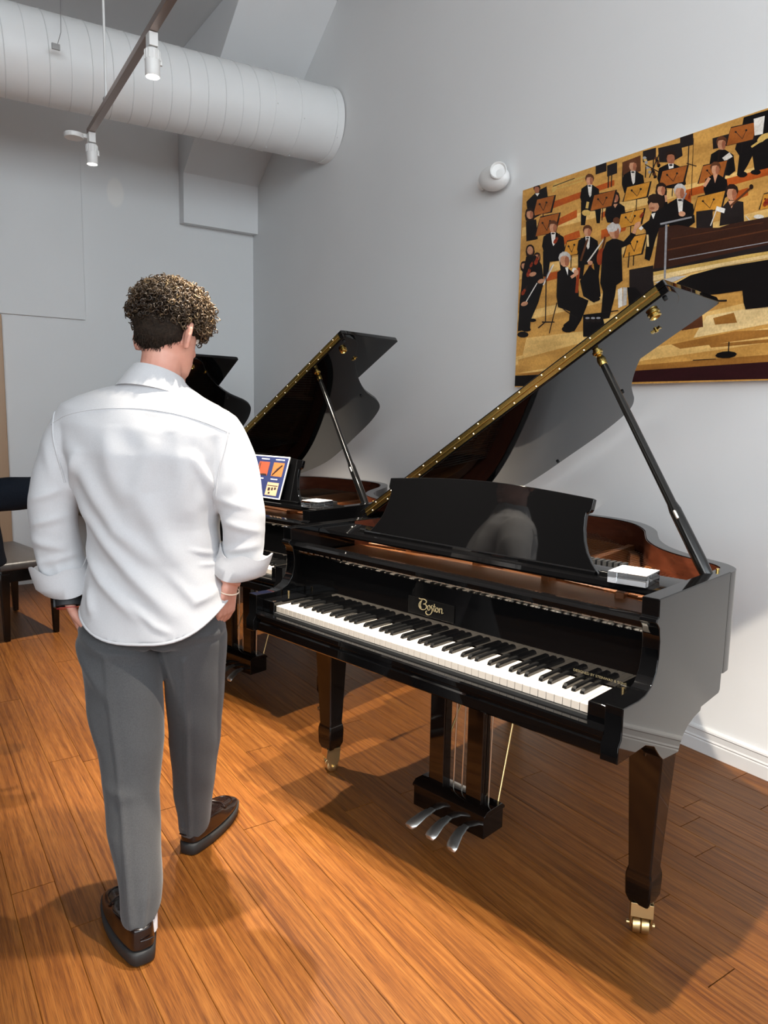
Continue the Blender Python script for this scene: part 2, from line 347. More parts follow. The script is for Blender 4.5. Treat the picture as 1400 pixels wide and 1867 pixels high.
MB().tube([(.01, 0, .012), (.03, 0, .08), (.036, .0, .30), (.05, .0, CZ-3.44)], .0018, 6).build('cable', 'galvanized', h, smooth=60)

# ------------------------------------------------------------------ lighting track
def tx(y): return 1.058 + (y-4.677)*.035
TZ = 3.0
tr = empty('lighting_track', (tx(4.70), 4.70, TZ), label='long brown metal lighting track hanging below the duct', cat='lighting track')
T0 = Vector((tx(4.70), 4.70, TZ))
td = Vector((tx(-2.0)-tx(4.7), -6.7, 0)); 
M = frame((0, 0, 0), td, (0, 0, 1))
MB().box(-.012, .018, -.018, .018, 0, td.length, M).build('rail', 'track_metal', tr, bevel=.002)
MB().lathe([(0, -.012), (.052, -.012), (.054, -.008), (.054, .010), (.05, .014), (0, .014)], Matrix.Translation((-.085, .015, -.03)), 28).build('feed_disc', 'lamp_white', tr, smooth=40)
MB().box(-.07, 0, -.01, .02, -.035, -.012).build('feed_arm', 'lamp_white', tr, bevel=.003)
for y in (4.24, 3.0, 1.7, .4, -.9):
    o = MB().tube([(tx(y)-T0.x, y-T0.y, .018), (tx(y)-T0.x, y-T0.y, CZ-TZ)], .0065, 8).build('drop_rod', 'lamp_white', tr, smooth=60)
    MB().box(-.014, .014, -.014, .014, .016, .04, Matrix.Translation((tx(y)-T0.x, y-T0.y, 0))).build('rod_clamp', 'galvanized', tr, bevel=.002)
def spotlight(y, label, power, tilt):
    r = empty('track_spotlight', (tx(y), y, TZ-.0135), label=label, cat='spotlight', group='spotlights on the lighting track')
    MB().box(-.019, .019, -.026, .026, -.055, 0).build('adapter', 'lamp_white', r, bevel=.003)
    M = Matrix.Translation((0, 0, -.062))
    MB().tube([(0, 0, -.05), (.0, 0, -.068), M @ Vector((.036, 0, -.03)), M @ Vector((.036, 0, -.055))], .006, 8).build('bracket', 'lamp_white', r, smooth=60)
    MB().lathe([(0, 0), (.028, 0), (.031, -.004), (.031, -.105), (.0285, -.108), (.0275, -.100), (0, -.100)], M, 28).build('lamp_head', 'lamp_white', r, smooth=40)
    mb = MB()
    for k in range(14):
        a = 2*PI*k/14; mb.box(.029, .034, -.0016, .0016, -.042, -.006, M @ Matrix.Rotation(a, 4, 'Z'))
    mb.build('cooling_fins', 'lamp_white', r)
    MB().lathe([(0, -.1003), (.0265, -.1003), (.0265, -.1015), (0, -.1015)], M, 24).build('lens', 'lamp_glow', r)
    ld = bpy.data.lights.new('spot_bulb', 'SPOT'); ld.energy = power; ld.color = (1, .90, .76); ld.shadow_soft_size = .022; ld.spot_size = math.radians(70); ld.spot_blend = .6
    o = bpy.data.objects.new('bulb', ld); link(o, r); o.matrix_local = M @ Matrix.Translation((0, 0, -.112)) @ Matrix.Rotation(tilt[1], 4, 'Y') @ Matrix.Rotation(tilt[0], 4, 'X')
SPOT_Y = [(4.66, 'white track spotlight at the far end of the lighting track'), (3.32, 'white track spotlight in front of the duct on the lighting track'), (2.55, 'white track spotlight overhead beside the standing man'), (1.95, 'white track spotlight overhead in front of the near piano'), (1.2, 'white track spotlight nearest the camera end of the track')]
for y, lb in SPOT_Y: spotlight(y, lb, 270, (0, -.22))

# ------------------------------------------------------------------ wall speaker
ws = empty('wall_speaker', (WX, 3.12, 2.69), label='white rounded eyeball fixture on the right wall beside the picture', cat='wall fixture')
MB().lathe([(0, 0), (.030, 0), (.033, .010), (.033, .022), (.029, .026), (.025, .020), (0, .016)], frame((-.030, .120, -.002), (-.35, .95, .1)), 24).build('mount', 'lamp_white', ws, smooth=50)
vo = MB(); vo.ellipsoid((-.055, .010, -.004), (.052, .112, .066), Matrix.Rotation(.22, 3, 'X'), 28, 18); vo.build('body', 'lamp_white', ws, smooth=80)
MB().lathe([(0, .0), (.042, 0), (.045, .006), (.045, .030), (.041, .034), (.037, .030), (.034, .022), (.0, .019)], frame((-.074, -.044, .010), (-.80, -.82, .08)), 32).build('eyeball', 'lamp_white', ws, smooth=40)

# ------------------------------------------------------------------ grand pianos
LID_A, LID_HX, LID_HZ, FOLD_Y = math.radians(33.1), -.69, 1.0, .53
def lidp(s, y, n): return (LID_HX + s*math.cos(LID_A) - n*math.sin(LID_A), y, LID_HZ + s*math.sin(LID_A) + n*math.cos(LID_A))
RIM = [(.72, .58), (.72, .60), (.717, .63), (.700, .665), (.66, .705), (.59, .74), (.50, .79), (.42, .86), (.35, .955), (.295, 1.06), (.245, 1.16), (.18, 1.25), (.10, 1.325),
       (.0, 1.372), (-.12, 1.392), (-.30, 1.392), (-.46, 1.37), (-.58, 1.32), (-.66, 1.24), (-.705, 1.13), (-.72, 1.0), (-.72, .80), (-.72, .58)]
RIM_C = [(p.x, p.y) for p in catmull([(x, y, 0) for x, y in RIM], 4)]
def inset(path, d):
    out = []
    for i, (x, y) in enumerate(path):
        a, b = path[max(i-1, 0)], path[min(i+1, len(path)-1)]; t = Vector((b[0]-a[0], b[1]-a[1])).normalized(); out.append((x - t.y*d, y + t.x*d))
    return out
CHEEK = [(.115, .998), (.117, .953), (.108, .950), (.106, .940), (.112, .936), (.124, .925), (.131, .890), (.131, .850), (.122, .815), (.100, .787), (.070, .773), (.036, .769), (-.041, .771),
         (-.041, .697), (-.054, .680), (-.054, .640), (.09, .640), (.14, .620), (.175, .585), (.20, .566), (.296, .555), (.306, .575), (.322, .595), (.35, .612), (.39, .624), (.43, .630), (.435, .640), (.56, .646), (.569, .655), (.57, .700), (.58, .700), (.58, .998)]
LIDO = [(-.03, .53), (1.43, .53), (1.43, .58), (1.418, .625), (1.385, .67), (1.32, .715), (1.245, .775), (1.17, .855), (1.105, .93), (1.038, 1.02), (.988, 1.10), (.945, 1.19), (.912, 1.26), (.86, 1.335), (.79, 1.385), (.65, 1.430), (.43, 1.455), (.27, 1.47), (.15, 1.455), (.05, 1.38), (-.02, 1.25), (-.03, 1.05)]
_l = LIDO[:2] + [(p.x, p.y) for p in catmull([(a, b, 0) for a, b in LIDO[2:]], 4)]
LIDO = _l
CACHE = {}
def cached(name, fn):
    if name not in CACHE: CACHE[name] = fn()
    return CACHE[name]
def inst(name, me, parent, loc=(0, 0, 0)):
    o = bpy.data.objects.new(name, me); link(o, parent); o.location = loc; return o
def part(root, key, name, mat, fn, parent=None, smooth=None, bevel=0., seg=2):
    # one mesh per part, shared between the pianos
    first = key not in CACHE
    if first:
        o = fn().build(name, mat, parent or root, smooth=smooth, bevel=bevel, seg=seg); CACHE[key] = (o.data, bevel, seg); return o
    me, bv, sg = CACHE[key]; o = inst(name, me, parent or root)
    if bv:
        b = o.modifiers.new('bevel', 'BEVEL'); b.width = bv; b.segments = sg; b.limit_method = 'ANGLE'; b.angle_limit = math.radians(40); b.harden_normals = True
    return o
def m_rim():
    mb = MB(); a, b = RIM_C, inset(RIM_C, .042)
    rings = [[(o[0], o[1], .70), (o[0], o[1], .992), (o[0]*.4+o[0]*.6, o[1], .996), (i[0], i[1], .996), (i[0], i[1], .70)] for o, i in zip(a, b)]
    return mb.loft(rings)
def m_veneer():
    b = inset(RIM_C, .0435); c = inset(RIM_C, .046)
    mb = MB().loft([[(p[0], p[1], .80), (p[0], p[1], .993), (q[0], q[1], .993), (q[0], q[1], .80)] for p, q in zip(b, c)])
    for s in (-1, 1): mb.box(*sorted((s*.674, s*.6765)), .44, .60, .80, .993)
    return mb
def m_cheek(s): return MB().prism(CHEEK, lambda u, v, a: (a, u, v), *( (.675, .72) if s > 0 else (-.72, -.675)))
INNER = inset(RIM_C, .05)
def m_plate():
    mb = MB(); out = [(.665, .40), (.665, .58)] + [p for p in INNER if p[1] > .585] + [(-.665, .58), (-.665, .40)]
    mb.prism(out, lambda u, v, a: (u, v, a), .835, .862)
    mb.prism([(-.66, .19), (.66, .19), (.66, .42), (.45, .46), (.1, .50), (-.3, .50), (-.66, .46)], lambda u, v, a: (u, v, a), .862, .900)
    return mb
def m_struts():
    mb = MB()
    for x0, y0, x1, y1 in ((.47, .42, .36, .86), (.20, .45, .12, 1.22), (-.10, .48, -.18, 1.33), (-.42, .48, -.46, 1.30)):
        d = Vector((x1-x0, y1-y0)); n = Vector((-d.y, d.x)).normalized()*.014
        mb.prism([(x0+n.x, y0+n.y), (x0-n.x, y0-n.y), (x1-n.x, y1-n.y), (x1+n.x, y1+n.y)], lambda u, v, a: (u, v, a), .86, .918)
    rim = [(x*.97, y) for x, y in INNER if y > .6]; rim2 = [(x*.90-.0, y*.955) for x, y in INNER if y > .6]
    mb.loft([[(p[0], p[1], .86), (p[0], p[1], .895), (q[0], q[1], .905), (q[0], q[1], .86)] for p, q in zip(rim, rim2)])
    return mb
def m_ridges():
    mb = MB()
    for k in range(3):
        mb.tube([(x, y+.012*k, .902) for x, y in [(.64-.03*k, .435-.0*k), (.45, .475), (.2, .51), (-.1, .53), (-.4, .52), (-.64, .49)]], .006, 6)
    mb.box(.50, .62, .50, .54, .86, .885).box(.44, .58, .60, .63, .86, .88).tube([(.60, .56, .862), (.60, .56, .895)], .010, 10).tube([(.52, .68, .862), (.52, .68, .90)], .009, 10)
    return mb
def m_strings():
    mb = MB()
    for k in range(74):
        t = k/73; x0 = .58 - 1.18*t; y1 = .74 + .60*min(1, t*1.7) - .08*max(0, t-.6); x1 = x0 + (.02 if t < .72 else .30*(t-.6))
        r = .0007 + .0012*t; mb.tube([(x0, .44, .921), (x1, y1, .921)], r, 3)
    return mb
def m_dampers(felt):
    mb = MB()
    for k in range(52):
        x = -.58 + .98*k/51
        if felt: mb.box(x-.005, x+.005, .560, .605, .922, .938)
        else: mb.box(x-.006, x+.006, .565, .600, .938, .972)
    return mb
def m_fallboard():
    return MB().prism([(.145, .742), (.147, .900), (.140, .908), (.138, .917), (.128, .920), (.126, .932), (.134, .940), (.150, .943), (.156, .936), (.19, .936), (.196, .930), (.196, .742)], lambda u, v, a: (a, u, v), -.674, .674)
def m_fall_hinge():
    mb = MB()
    for k in range(44):
        x = -.655 + 1.31*k/44; w = .017 if k % 3 else .024
        mb.tube([(x, .1415, .913), (x+w, .1415, .913)], .0036, 6)
    return mb
def m_shelf():
    mb = MB().prism([(.252, .966), (.250, .972), (.254, .984), (.262, .986), (.43, .986), (.43, .966)], lambda u, v, a: (a, u, v), -.672, .672)
    return mb
def m_ledge(): return MB().prism([(.283, .986), (.283, .996), (.288, .999), (.296, .996), (.300, .986)], lambda u, v, a: (a, u, v), -.46, .46)
DESK = [(.468, .982), (.455, .994), (.437, 1.012), (.416, 1.040), (.402, 1.07), (.393, 1.105), (.390, 1.135), (.391, 1.148), (.402, 1.152), (.406, 1.160), (.407, 1.190)]
def m_desk():
    pts = [(x-.008, z) for x, z in DESK] + [(x-.008, 1.190+.021*math.cos(x/.407*PI/2)) for x in [.407*(1-k/8) for k in range(1, 16)]] + [(-x-.008, z) for x, z in reversed(DESK)]
    return MB().prism(pts, lambda u, v, a: (u, .308+(v-.975)*.29+a, v-a*.28), 0, .017)
def m_leg():
    mb = MB(); rings = []
    for z, h in ((.60, .050), (.555, .050), (.548, .047), (.20, .0325), (.192, .0345), (.180, .037), (.168, .0375), (.118, .036), (.096, .028)):
        c = .004; rings.append([(h-c, -h, z), (h, -h+c, z), (h, h-c, z), (h-c, h, z), (-h+c, h, z), (-h, h-c, z), (-h, -h+c, z), (-h+c, -h, z)])
    return mb.loft(rings)
def m_fork():
    mb = MB().box(-.030, .030, -.026, .030, .086, .100).prism([(-.026, .100), (-.030, .062), (-.024, .060), (-.019, .100)], lambda u, v, a: (a, u, v), -.030, .030)
    for s in (-1, 1): mb.prism([(-.026, .098), (.030, .098), (.026, .050), (.008, .016), (-.010, .016), (-.028, .062)], lambda u, v, a: (a, u, v), *sorted((s*.0245, s*.030)))
    mb.tube([(-.038, .0, .0245), (.038, 0, .0245)], .0065, 12)
    return mb
def m_wheel(): return MB().lathe([(.0, -.0112), (.021, -.0112), (.0235, -.0095), (.0243, -.006), (.0243, .006), (.0235, .0095), (.021, .0112), (0, .0112)], frame((0, 0, .0245), (1, 0, 0)), 28)
def m_pedal(k):
    # k = -1, 0, 1: bass, middle, treble pedal
    mb = MB(); rings = []
    for t, w, z, th in ((0, .009, .098, .005), (.3, .010, .094, .005), (.34, .0125, .094, .006), (.55, .0135, .090, .006), (.75, .016, .080, .006), (.90, .0165, .071, .007), (.97, .0145, .067, .007), (1., .008, .066, .006)):
        y = .262 - .122*t; x = .010*k*0 + k*.020*t*t
        w *= 1.3; rings.append([(x-w, y, z), (x-w*.8, y, z+th*.6), (x, y, z+th), (x+w*.8, y, z+th*.6), (x+w, y, z), (x+w*.8, y, z-th), (x-w*.8, y, z-th)])
    return mb.loft(rings)
BLACK_AFTER = 'ACDFG'
def build_piano(name, pose, label, decal):
    x, y, a = pose
    r = empty(name, (x, y, 0), a-PI/2, label, 'piano', 'grand pianos with open lids')
    P = lambda key, nm, mat, fn, parent=None, **k: part(r, key, nm, mat, fn, parent, **k)
    rim = P('rim', 'rim', 'ebony', m_rim, smooth=35)
    P('veneer', 'inner_rim', 'mahogany', m_veneer, smooth=35)
    for s in (-1, 1): P('cheek%d' % s, 'cheek', 'ebony', lambda: m_cheek(s), bevel=.0025)
    P('soundboard', 'soundboard', 'spruce', lambda: MB().prism([(.665, .60)] + [p for p in INNER if p[1] > .6] + [(-.665, .60)], lambda u, v, a: (u, v, a), .80, .812))
    pl_ = P('plate', 'iron_plate', 'copper_plate', m_plate, bevel=.004)
    P('struts', 'plate_strut', 'copper_plate', m_struts, pl_, bevel=.003); P('ridges', 'plate_ridge', 'copper_plate', m_ridges, pl_, smooth=50)
    P('strings', 'strings', 'steel_wire', m_strings)['kind'] = 'stuff'
    dm = P('dampers', 'damper_heads', 'felt_black', lambda: m_dampers(False)); dm['kind'] = 'stuff'
    df = P('damperfelt', 'damper_felts', 'felt_white', lambda: m_dampers(True)); df['kind'] = 'stuff'
    P('keybed', 'keybed', 'ebony', lambda: MB().box(-.675, .675, -.030, .575, .636, .701), bevel=.003)
    P('keyslip', 'key_slip', 'ebony', lambda: MB().prism([(-.036, .640), (-.041, .645), (-.041, .672), (-.037, .676), (-.037, .684), (-.042, .688), (-.042, .702), (-.038, .707), (-.014, .707), (-.010, .703), (-.010, .640)], lambda u, v, a: (a, u, v), -.675, .675), smooth=30)
    for s in (-1, 1): P('kb%d' % s, 'key_block', 'ebony', lambda: MB().box(*sorted((s*.6145, s*.675)), -.010, .145, .701, .752), bevel=.004, seg=3)
    P('keyrail', 'key_rail', 'felt_black', lambda: MB().box(-.6145, .6145, -.009, .146, .701, .714))
    wk = cached('wk', lambda: MB().box(-.0111, .0111, 0, .146, .7155, .737)); bk = None
    wm = CACHE.get('wkmesh')
    if wm is None:
        wm = CACHE['wkmesh'] = wk.mesh('white_key'); wm.materials.append(MATS['ivory'])
        bb = MB().loft([[(-.0062, .050, .7365), (.0062, .050, .7365), (.0062, .146, .7365), (-.0062, .146, .7365)], [(-.0058, .0525, .744), (.0058, .0525, .744), (.0058, .146, .744), (-.0058, .146, .744)], [(-.0046, .058, .7495), (.0046, .058, .7495), (.0046, .146, .7495), (-.0046, .146, .7495)]])
        CACHE['bkmesh'] = bb.mesh('black_key'); CACHE['bkmesh'].materials.append(MATS['key_black'])
    for k in range(52):
        kx = -.6124 + .02355*(k+.5); o = inst('white_key', wm, r, (kx, 0, 0))
        b = o.modifiers.new('bevel', 'BEVEL'); b.width = .0009; b.segments = 1
        L = 'ABCDEFG'[k % 7]
        if L in BLACK_AFTER and k < 51: inst('black_key', CACHE['bkmesh'], r, (kx + .01178 + {'A': .001, 'C': -.0018, 'D': .0018, 'F': -.002, 'G': 0}[L], 0, 0))
    fb = P('fallboard', 'fallboard', 'ebony', m_fallboard, smooth=30)
    P('fhinge', 'hinge', 'hinge_metal', m_fall_hinge, fb, smooth=50)
    for s in (-1, 1): P('pivot%d' % s, 'fallboard_pin', 'brass_satin', lambda: MB().tube([(s*.655, .090, .752), (s*.655, .090, .768)], .004, 10), smooth=50)
    if decal:
        npl = MB().box(-.107, .080, -.002, .002, -.0275, .0275, Matrix.Translation((0, .1425, .821)) @ Matrix.Rotation(-.01, 4, 'X')).build('nameplate', 'ebony_satin', fb, bevel=.001)
        npl['label'] = 'satin black nameplate with gold script'
        boston_script(npl, .1400)
        maker_text(fb)
    sh = P('shelf', 'music_shelf', 'ebony', m_shelf, smooth=30)
    P('ledge', 'desk_ledge', 'ebony', m_ledge, sh, smooth=40)
    for s in (-1, 1): P('dhinge%d' % s, 'desk_hinge', 'ebony_satin', lambda: MB().tube([(s*.47-.008, .312, .992), (s*.50-.008, .312, .992)], .007, 10).box(*sorted((s*.475-.008, s*.50-.008)), .30, .33, .985, .990), sh, smooth=50)
    P('desk', 'music_desk', 'ebony', m_desk, bevel=.0025)
    # lid and folded front flap
    ld = P('lid', 'lid', 'ebony', lambda: MB().prism(LIDO, lambda u, v, n: lidp(u, v, n), 0, .020), bevel=.002)
    P('flap', 'folded_front_flap', 'ebony', lambda: MB().prism([(-.03, .53), (1.43, .53), (1.432, .55), (1.432, .935), (1.425, .95), (-.03, .95)], lambda u, v, n: lidp(u, v, n), .0215, .0415), bevel=.002)
    hg = P('hinge', 'lid_hinge', 'brass', lambda: MB().prism([(0, .006), (1.405, .006), (1.405, .036), (0, .036)], lambda u, v, a: lidp(u, FOLD_Y+a, v), -.0022, .001).tube([lidp(0, FOLD_Y-.002, .021), lidp(1.405, FOLD_Y-.002, .021)], .0028, 8))
    def screws():
        mb = MB()
        for k in range(14):
            for j, n in enumerate((.011, .031)): mb.ellipsoid(lidp(.04+1.33*(k+.35*j)/13.4, FOLD_Y-.0024, n), (.0030,)*3, seg=8, rings=4)
        return mb
    P('screws', 'hinge_screws', 'nickel', screws, hg, smooth=60)
    nrm = Vector((math.sin(LID_A), 0, -math.cos(LID_A)))
    P('cup', 'prop_socket', 'brass', lambda: MB().lathe([(0, 0), (.019, 0), (.019, .003), (.0145, .005), (.0145, .008), (.018, .010), (.018, .014), (.013, .016), (.011, .011), (0, .010)], frame(lidp(1.342, .60, 0), nrm), 24), ld, smooth=40)
    P('cup2', 'prop_socket', 'brass', lambda: MB().lathe([(0, 0), (.016, 0), (.016, .004), (.012, .006), (.012, .010), (0, .010)], frame(lidp(1.143, .585, 0), nrm), 24), ld, smooth=40)
    P('latch', 'lid_latch', 'brass', lambda: MB().prism([(-.016, -.008), (-.016, .008), (0, .003), (.016, .008), (.016, -.008), (0, -.003)], lambda u, v, a: tuple(Vector(lidp(1.282+u, .735+v, -a))), .0, .004).lathe([(0, 0), (.006, 0), (.006, .008), (0, .009)], frame(lidp(1.282, .735, 0), nrm), 12), ld)
    for i, (s, yy) in enumerate(((1.404, .555), (.955, 1.08), (.40, 1.42))):
        P('bump%d' % i, 'lid_bumper', 'felt_black', lambda: MB().lathe([(0, 0), (.007, 0), (.006, .007), (0, .008)], frame(lidp(s, yy, 0), nrm), 12), ld, smooth=50)
    base = Vector((.680, .519, .985)); top = Vector(lidp(1.143, .585, -.010)); d = top-base
    pr = P('prop', 'prop_stick', 'ebony_satin', lambda: MB().tube([base, base+d*.06, base+d*.28, base+d*.31, base+d*.6, base+d*.965], [.017, .019, .0175, .0135, .0125, .011], 14), smooth=40)
    P('ferrule', 'ferrule', 'brass', lambda: MB().tube([base+d*.95, base+d*.975, base+d*.985, base+d*1.0], [.0125, .0145, .0125, .007], 14), pr, smooth=40)
    P('proplatch', 'prop_catch', 'nickel', lambda: MB().capsule(base+d*.25+Vector((.004, -.016, 0)), base+d*.275+Vector((.004, -.016, 0)), .005, .005, 8), pr, smooth=60)
    P('prophinge', 'prop_hinge', 'brass', lambda: MB().box(.662, .676, .508, .54, .975, .999).tube([(.690, .560, .996), (.690, .560, 1.006)], .005, 8), bevel=.001)
    # legs, casters
    for i, (lx, ly) in enumerate(((.65, .30), (-.65, .30), (-.42, 1.25))):
        lg = P('leg', 'leg', 'ebony_leg', m_leg, smooth=30); lg.location = (lx, ly, 0)
        if i == 2:
            sup = MB().box(-.10, .10, -.08, .08, .60, .72).build('leg_block', 'ebony', lg)
        else: P('legblock%d' % i, 'leg_block', 'ebony', lambda: MB().box(*((.018, .024) if i == 0 else (-.024, -.018)), -.10, .02, .56, .64), lg)
        cs = P('fork', 'caster_fork', 'brass_satin', m_fork, lg, bevel=.001); cs.rotation_euler = (0, 0, (.5, -.35, .8)[i])
        for s in (-1, 1):
            w = P('wheel', 'caster_wheel', 'brass_satin', m_wheel, lg, smooth=35); w.rotation_euler = (0, 0, (.5, -.35, .8)[i])
            w.location = (math.cos((.5, -.35, .8)[i])*.0118*s, math.sin((.5, -.35, .8)[i])*.0118*s, 0)
    # pedal lyre
    ly = P('pbox', 'pedal_box', 'ebony_leg', lambda: MB().box(-.150, .150, .240, .345, .078, .148).prism([(.236, .148), (.236, .156), (.252, .169), (.333, .169), (.349, .156), (.349, .148)], lambda u, v, a: (a, u, v), -.154, .154), bevel=.002)
    for s in (-1, 1): P('post%d' % s, 'lyre_post', 'ebony_leg', lambda: MB().box(*sorted((s*.048, s*.112)), .272, .312, .165, .64), bevel=.003)
    for i, px_ in enumerate((-.024, .012, .122)): P('rod%d' % i, 'pedal_rod', 'steel_wire', lambda: MB().tube([(px_, .30, .165), (px_, .31, .64)], .0028, 8), smooth=60)
    for s in (-1, 1): P('brace%d' % s, 'lyre_brace', 'brass_satin', lambda: MB().tube([(s*.135, .335, .16), (s*.085, .55, .655)], .0035, 8), smooth=60)
    for k in (-1, 0, 1):
        p_ = P('pedal%d' % k, 'pedal', 'nickel', lambda: m_pedal(k), smooth=50); p_.location = (.070*k+.008, 0, 0)
    return r
def stroke(mb, pts, w, fn, n=6):
    C = catmull([(a, b, 0) for a, b in pts], n); k = len(C)
    rings = []
    for i, p in enumerate(C):
        t = (C[min(i+1, k-1)]-C[max(i-1, 0)]).normalized(); wd = w*(.55+.6*abs(t.y*.8-t.x*.35)); nrm_ = Vector((-t.y, t.x, 0))*wd
        rings.append([fn(p.x+nrm_.x, p.y+nrm_.y, 0), fn(p.x+nrm_.x, p.y+nrm_.y, .0006), fn(p.x-nrm_.x, p.y-nrm_.y, .0006), fn(p.x-nrm_.x, p.y-nrm_.y, 0)])
    mb.loft(rings)
def boston_script(parent, y):
    mb = MB(); s = .0098; ox, oz = -.062, .812
    fn = lambda u, v, a: (ox+u*s, y-a, oz+v*s-.0*u)
    def S(*p, w=.16): stroke(mb, p, w, fn)
    # swash capital, then five small letters
    S((.1, 3.55), (.9, 3.45), (1.9, 3.62), (2.9, 3.50), (3.35, 3.0), (2.9, 2.35), (2.0, 2.05), w=.19)
    S((1.95, 2.05), (3.1, 1.95), (3.45, 1.3), (3.0, .55), (2.0, .15), (1.0, .25), (.35, .85), (.30, 1.75), (.85, 2.6), (1.45, 3.1), w=.19)
    S((1.55, 3.3), (1.05, 2.3), (.85, 1.2), (1.2, .55), w=.15)
    S((4.6, 2.1), (4.05, 1.75), (3.95, 1.0), (4.25, .45), (4.75, .65), (4.95, 1.35), (4.6, 2.1))
    S((6.0, 2.35), (5.5, 2.1), (5.45, 1.6), (5.85, 1.1), (5.75, .2), (5.1, -.75), (4.1, -1.15), (3.3, -.8), (3.25, -.2), (3.7, .1), w=.18)
    S((6.75, 2.85), (6.55, 1.6), (6.6, .75), (7.0, .55)); S((6.15, 2.05), (7.3, 2.1), w=.12)
    S((7.9, 1.95), (7.35, 1.65), (7.25, .95), (7.6, .5), (8.1, .7), (8.3, 1.3), (7.9, 1.95)); S((8.25, 1.6), (8.7, 1.75), w=.12)
    S((8.75, 2.0), (8.85, 1.3), (8.75, .45)); S((8.8, 1.3), (9.3, 1.95), (9.8, 1.8), (9.8, 1.0), (9.85, .5), (10.4, .75))
    mb.build('gold_lettering', 'gold_leaf', parent)
def text_mesh(txt, size, shear=0., extrude=.0):
    cu = bpy.data.curves.new('t', 'FONT'); cu.body = txt; cu.size = size; cu.extrude = extrude; cu.shear = shear
    o = bpy.data.objects.new('t', cu); COL.objects.link(o); dg = bpy.context.evaluated_depsgraph_get()
    me = bpy.data.meshes.new_from_object(o.evaluated_get(dg)); bpy.data.objects.remove(o, do_unlink=True); return me
def maker_text(parent):
    me = text_mesh('DESIGNED BY STEINWAY & SONS', .0098); w = max(v.co.x for v in me.vertices)
    me.transform(Matrix.Translation((.487, .1444, .7535)) @ Matrix.Rotation(PI/2, 4, 'X') @ Matrix.Scale(.150/w, 4, (1, 0, 0)))
    finish('gold_lettering', me, 'gold_leaf', parent)
build_piano('grand_piano', (1.2294, 1.7193, .2082), 'nearest black grand piano with gold script nameplate and raised lid', True)
build_piano('grand_piano', (1.189, 3.455, .259), 'middle black grand piano with a picture board on its music desk', False)
build_piano('grand_piano', (1.155, 5.538, .153), 'farthest black grand piano by the back wall behind the standing man', False)

# ------------------------------------------------------------------ things standing on the pianos
def on_piano(pose, x, y, z):
    px, py, a = pose; return (px + math.cos(a)*y + math.sin(a)*x, py + math.sin(a)*y - math.cos(a)*x, z)
def acrylic_block(pose, x, y, rz, label):
    r = empty('acrylic_block', on_piano(pose, x, y, .9862), pose[2]-PI/2+rz, label, 'sign holder', 'clear acrylic blocks on the pianos')
    MB().box(-.052, .052, -.053, .053, 0, .030).build('block', 'acrylic', r, bevel=.0015)
    MB().box(-.051, .051, -.052, .052, .0303, .0308).build('card', 'paper', r)
    mb = MB()
    for k, (a, b) in enumerate(((-.030, .030), (-.038, .036), (-.026, .028))): mb.box(a, b, .018-.016*k, .0205-.016*k, .0309, .0310)
    mb.build('card_lines', 'galvanized', r)
P1, P2 = (1.2294, 1.7193, .2082), (1.189, 3.455, .259)
acrylic_block(P1, .566, .298, .10, 'clear acrylic block with white card on the nearest piano')
acrylic_block(P2, .574, .300, .10, 'clear acrylic block with white card on the middle piano')
def board():
    r = empty('display_board', on_piano(P2, .155, .30, .998), P2[2]-PI/2, 'blue printed display board with white border on the middle piano', 'display board')
    M = Matrix.Translation((0, -.022, .001)) @ Matrix.Rotation(-.33, 4, 'X')
    MB().box(-.176, .176, 0, .004, 0, .215, M).build('backing', 'paper', r)
    MB().box(-.170, .170, -.0006, 0, .006, .209, M).build('blue_print', 'print_blue', r)
    def pic(x0, x1, z0, z1, mat, det):
        o = MB().box(x0, x1, -.0012, -.0006, z0, z1, M).build('printed_photo', mat, r); mb = MB()
        for q in det: mb.box(x0+(x1-x0)*q[0], x0+(x1-x0)*q[1], -.0016, -.0012, z0+(z1-z0)*q[2], z0+(z1-z0)*q[3], M @ Matrix.Translation((0, 0, 0)))
        mb.build('photo_detail', 'print_dark', o)
    pic(-.155, -.060, .118, .180, 'print_copper', ((.1, .3, .2, .8), (.5, .8, .1, .3)))
    pic(-.040, .040, .112, .182, 'print_red', ((.05, .95, .0, .10), (.1, .16, .1, .9), (.5, .9, .02, .12)))
    def fan(x0, x1, z0, z1):
        o = MB().box(x0, x1, -.0012, -.0006, z0, z1, M).build('printed_photo', 'print_copper', r); mb = MB()
        for k in range(6): mb.tube([M @ Vector((x0+.008+.005*k, -.0015, z0+.004+.006*k)), M @ Vector((x0+.035+.005*k, -.0015, z0+.028+.005*k)), M @ Vector((x1-.012, -.0015, z1-.012))], .0022+.0010*(k % 2), 5)
        mb.build('photo_detail', 'print_dark', o)
    fan(.070, .150, .112, .182)
    pic(.060, .145, .015, .080, 'print_cream', ((.15, .35, .35, .6), (.45, .6, .4, .62), (.7, .85, .45, .65), (.25, .4, .1, .25), (.05, .95, .72, .78)))
    pic(-.05, .04, .015, .080, 'print_blue', ((.2, .8, .2, .3),)); pic(-.155, -.07, .015, .080, 'print_cream', ((.2, .8, .4, .5),))
    mb = MB()
    for x0, x1, z in ((-.03, .03, .194), (.078, .145, .194), (.075, .125, .094), (-.145, -.08, .194), (-.03, .02, .094)): mb.box(x0, x1, -.0012, -.0006, z, z+.005, M)
    mb.build('caption_lines', 'paper', r)
board()

